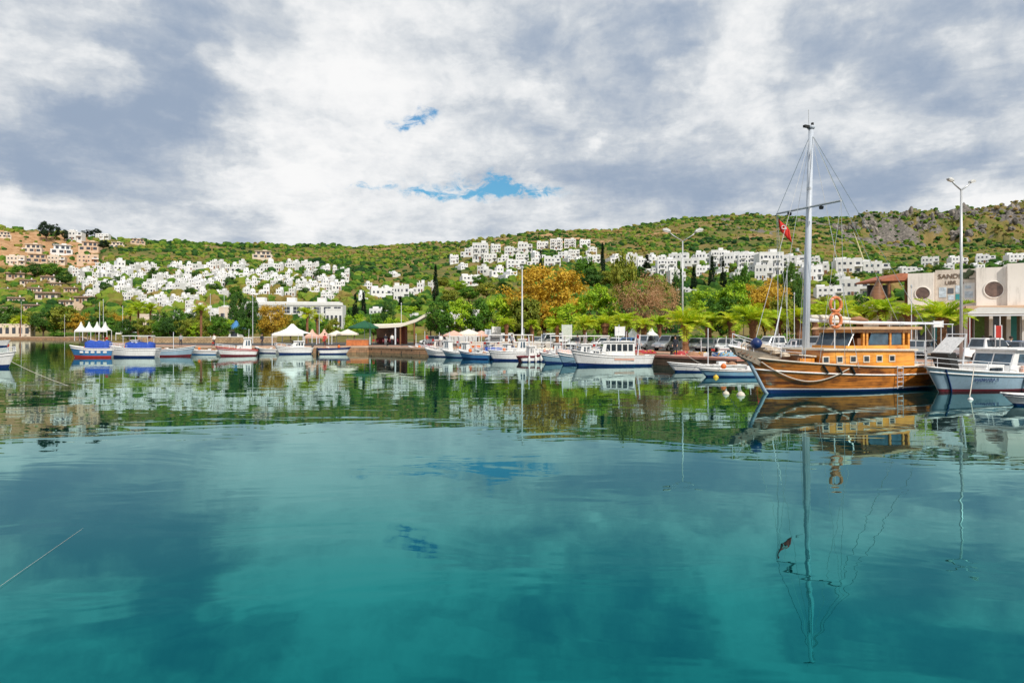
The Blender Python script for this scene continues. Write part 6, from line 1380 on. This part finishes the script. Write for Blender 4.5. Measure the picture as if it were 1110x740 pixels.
def awning_frame(px0, px1, Y, py, label):
    a, b = at(px0, Y, 0), at(px1, Y, 0); w = b.x-a.x; h = zof(py, Y)-QZ; t = thing('awning_frame', label, 'awning', ((a.x+b.x)/2, Y, QZ))
    sub(t, 'canvas_strip', wcanvas, lambda m: m.prism([(-w/2, h-.1), (w/2, h-.1), (w/2, h), (-w/2, h)], -.7, .7))
    for i in range(5): sub(t, 'post', whitem, lambda m: [m.tube([(-w/2+.1+(w-.2)*i/4, s*.6, 0), (-w/2+.1+(w-.2)*i/4, s*.6, h-.1)], .035, 6) for s in (-1, 1)])
awning_frame(530, 578, 86, 362.5, 'narrow white canvas strip awning behind the boats at the white pole'); awning_frame(596, 660, 81, 363.5, 'narrow white canvas strip awning behind the long white motor boat'); awning_frame(488, 520, 91, 364, 'narrow white canvas strip awning by the salmon parasols')
def hedge(px0, px1, Y, label):
    a, b = at(px0, Y, 0), at(px1, Y, 0); x = (a.x+b.x)/2; w = b.x-a.x; t = thing('hedge', label, 'hedge', (x, Y, max(QZ, ground(x, Y))))
    c = link('crown', crown_mesh('crown', w/2, 1.2, 1.0, 3500, .2, 60, int(px0), leaf_g, .2), t, (0, 0, .9)); sub(t, 'trunk', bark, lambda m: [m.tube([(-w/2+w*(i+.5)/6, 0, -.2), (-w/2+w*(i+.5)/6, 0, 1.2)], .06, 5) for i in range(6)])
hedge(52, 78, 243, 'clipped green hedge on the far quay'); hedge(700, 800, 96, 'green hedge behind the parked silver cars'); hedge(800, 985, 86, 'long green hedge behind the cars by the mast'); hedge(585, 690, 98, 'green hedge at the foot of the orange and brown trees'); hedge(130, 240, 165, 'green hedge at the foot of the terraced village')

# ---------------------------------------------------------------- people
def person(px, Y, label, shirt, trousers, z=QZ+.02, rz=0, pose=0):
    t = thing('person', label, 'person', at(px, Y, z), rz)
    me = bpy.data.meshes.new('body')
    J = [(0, 0, .95), (0, .02, 1.12), (0, .02, 1.32), (0, .01, 1.46), (0, -.01, 1.54), (0, -.02, 1.66), (0, -.02, 1.74)]
    R = [.155, .135, .165, .075, .058, .10, .07]; E = [(0, 1), (1, 2), (2, 3), (3, 4), (4, 5), (5, 6)]
    def chain(start, pts, rs):
        p = start
        for q, r_ in zip(pts, rs): J.append(q); R.append(r_); E.append((p, len(J)-1)); p = len(J)-1
    for s in (-1, 1):
        chain(0, [(s*.10, 0, .86), (s*.11, -.03+.05*s*pose, .48), (s*.115, .02+.1*s*pose, .09), (s*.125, -.13+.1*s*pose, .035)], [.10, .066, .045, .04])
        chain(2, [(s*.19, .02, 1.40), (s*.25, .03, 1.12), (s*.23, -.12-.1*pose, .92), (s*.22, -.17-.1*pose, .83), (s*.20, -.20-.1*pose, .77)], [.065, .05, .038, .04, .02])
        for fi in range(3): J.append((s*.22+.02*(fi-1), -.22-.1*pose, .75)); R.append(.013); E.append((len(J)-2-fi if False else len(J)-2-fi, len(J)-1))
    me.from_pydata(J, E, []); o = bpy.data.objects.new('body', me); COL.objects.link(o)
    sk = o.modifiers.new('s', 'SKIN'); sv = me.skin_vertices[0].data
    for v, r_ in zip(sv, R): v.radius = (r_, r_)
    sv[0].use_root = True
    o.modifiers.new('d', 'SUBSURF').levels = 1
    dg = bpy.context.evaluated_depsgraph_get(); nm = bpy.data.meshes.new_from_object(o.evaluated_get(dg)); bpy.data.objects.remove(o)
    nm.materials.clear()
    for m_ in (skin, shirt, trousers, black): nm.materials.append(m_)
    for p in nm.polygons:
        z_, x_ = p.center.z, abs(p.center.x); p.use_smooth = True
        p.material_index = 3 if z_ < .10 else 2 if z_ < .96 and x_ < .2 and p.center.y > -.16 else 0 if z_ > 1.47 or z_ < .96 else 1
    b = link('body', nm, t); sub(t, 'hair', hair, lambda m: m.lathe([(.125, 1.67), (.128, 1.73), (.10, 1.80), (.05, 1.835), (0, 1.845)], 12, 0, (0, .012, 0)), True)
    for s in (-1, 1): sub(t, 'eye', hair, lambda m: m.lathe([(0, -.012), (.012, 0), (0, .012)], 6, 0, (s*.038, -.128, 1.665)))
    sub(t, 'nose', skin, lambda m: m.box((0, -.135, 1.635), (.025, .03, .045), tx=.6, ty=.4))
for a in [(692, 70, 'man in grey shirt standing on the quay by the stern of the motor boat', cloth2, cloth1, QZ+.02, .4, .3), (732, 63.4, 'person in dark clothes on the red jetty', cloth1, cloth1, QZ+.03, -.5, 0), (1066, 56, 'person in dark clothes before the shop fronts', cloth1, cloth2, QZ+.02, .2, 0), (1096, 53.5, 'person in a pale shirt behind the pickup', wcanvas, cloth1, QZ+.02, 1, .4), (425, 108, 'person in white shirt inside the cafe', wcanvas, cloth1, QZ+.02, 0, 0), (418, 107, 'person in dark shirt inside the cafe', cloth1, cloth2, QZ+.02, .6, .3), (1074, 57, 'person in a red shirt before the shop fronts', cloth3, cloth1, QZ+.02, 2, .5), (463, 105, 'person in red at the end of the cafe', cloth3, cloth2, QZ+.02, 1, .3), (196, 99, 'person in grey on the brown quay behind the pale grey boat', cloth2, cloth1, QZ+.05, .3, .2), (232, 99, 'person in white on the brown quay left of the red-railed boat', wcanvas, cloth1, QZ+.05, -.4, .4), (284, 98, 'person in dark clothes on the quay right of the red-railed boat', cloth1, cloth1, QZ+.05, .9, 0), (352, 99, 'person in red on the quay behind the small white and blue boat', cloth3, cloth1, QZ+.05, 0, .3), (478, 92.5, 'person in white on the quay behind the first wheelhouse boats', wcanvas, cloth2, QZ+.05, .5, .2), (555, 84.5, 'person in grey on the quay at the tall white pole', cloth2, cloth1, QZ+.05, -.6, .3), (626, 79, 'person in dark clothes beside the pale green notice board', cloth1, cloth2, QZ+.05, .2, .1)]: person(*a)

# ---------------------------------------------------------------- floating things and mooring lines
def buoy(px, py, r, mt, label):
    t = thing('buoy', label, 'buoy', at(px, wat(py), 0)); sub(t, 'float', mt, lambda m: m.lathe([(0, -r), (r*.7, -r*.6), (r, 0), (r*.7, r*.6), (r*.2, r*.9), (0, r)], 14), True); sub(t, 'ring', steel, lambda m: m.torus((0, 0, r*1.05), r*.22, r*.06, 'y', 10, 5))
buoy(776, 409, .20, yellow, 'yellow mooring buoy against the faded blue boat'); buoy(803, 428.5, .22, mat('stained_white', (.6, .55, .45), .8, .2), 'round dirty white buoy at the schooner bow'); buoy(787, 427, .18, mat('stained_white', (.6, .55, .45), .8, .2), 'stained white buoy left of the round white one'); buoy(428, 382, .45, yellow, 'tall yellow buoy below the cafe'); buoy(8, 374, .4, red, 'red buoy by the green quay edge'); buoy(1052, 433, .12, wcanvas, 'small white float below the grey-blue bow')
def line(name, label, P, r, sag, n=14):
    A, B = P; pts = [A+(B-A)*i/n-Vector((0, 0, sag*4*(i/n)*(1-i/n))) for i in range(n+1)]
    o = MB().tube(pts, r, 5).build(name, rope); tag(o, label, 'rope'); return o
line('mooring_rope', 'pale rope running from the edge boat bow down into the water', (at(9, 51, 1.0), at(80, wat(419), -.05)), .017, .12)
line('mooring_rope', 'long thin line slanting under the surface close to the viewer', (at(-12, wat(645), .02), at(100, wat(565), -.004)), .0016, 0.0)
line('mooring_rope', 'taut white rope from the grey-blue bow into the water', (at(1056, 34.4, 1.35), at(1051, 33.2, -.05)), .022, .03)
line('mooring_rope', 'rope from the schooner bow to the jetty', (WP(13.6, -.3, 1.8), at(772, 59, 1.25)), .022, .25)
line('mooring_rope', 'bow line of the faded blue boat', (at(766, 47.6, .8), at(742, 62.8, 1.2)), .018, .2)
# drop what was not used
for k_ in CARS.values():
    if k_.name not in USED:
        for c in list(k_.children_recursive): bpy.data.objects.remove(c)
        bpy.data.objects.remove(k_)
# lettering becomes plain mesh so that every piece is an ordinary object
dg = bpy.context.evaluated_depsgraph_get()
for o in [o for o in COL.objects if o.type == 'FONT']:
    me = bpy.data.meshes.new_from_object(o.evaluated_get(dg)); me.materials.clear(); me.materials.append(o.data.materials[0])
    c = link(o.name, me, o.parent); c.location = o.location; c.rotation_euler = o.rotation_euler; nm_ = o.name; bpy.data.objects.remove(o); c.name = nm_
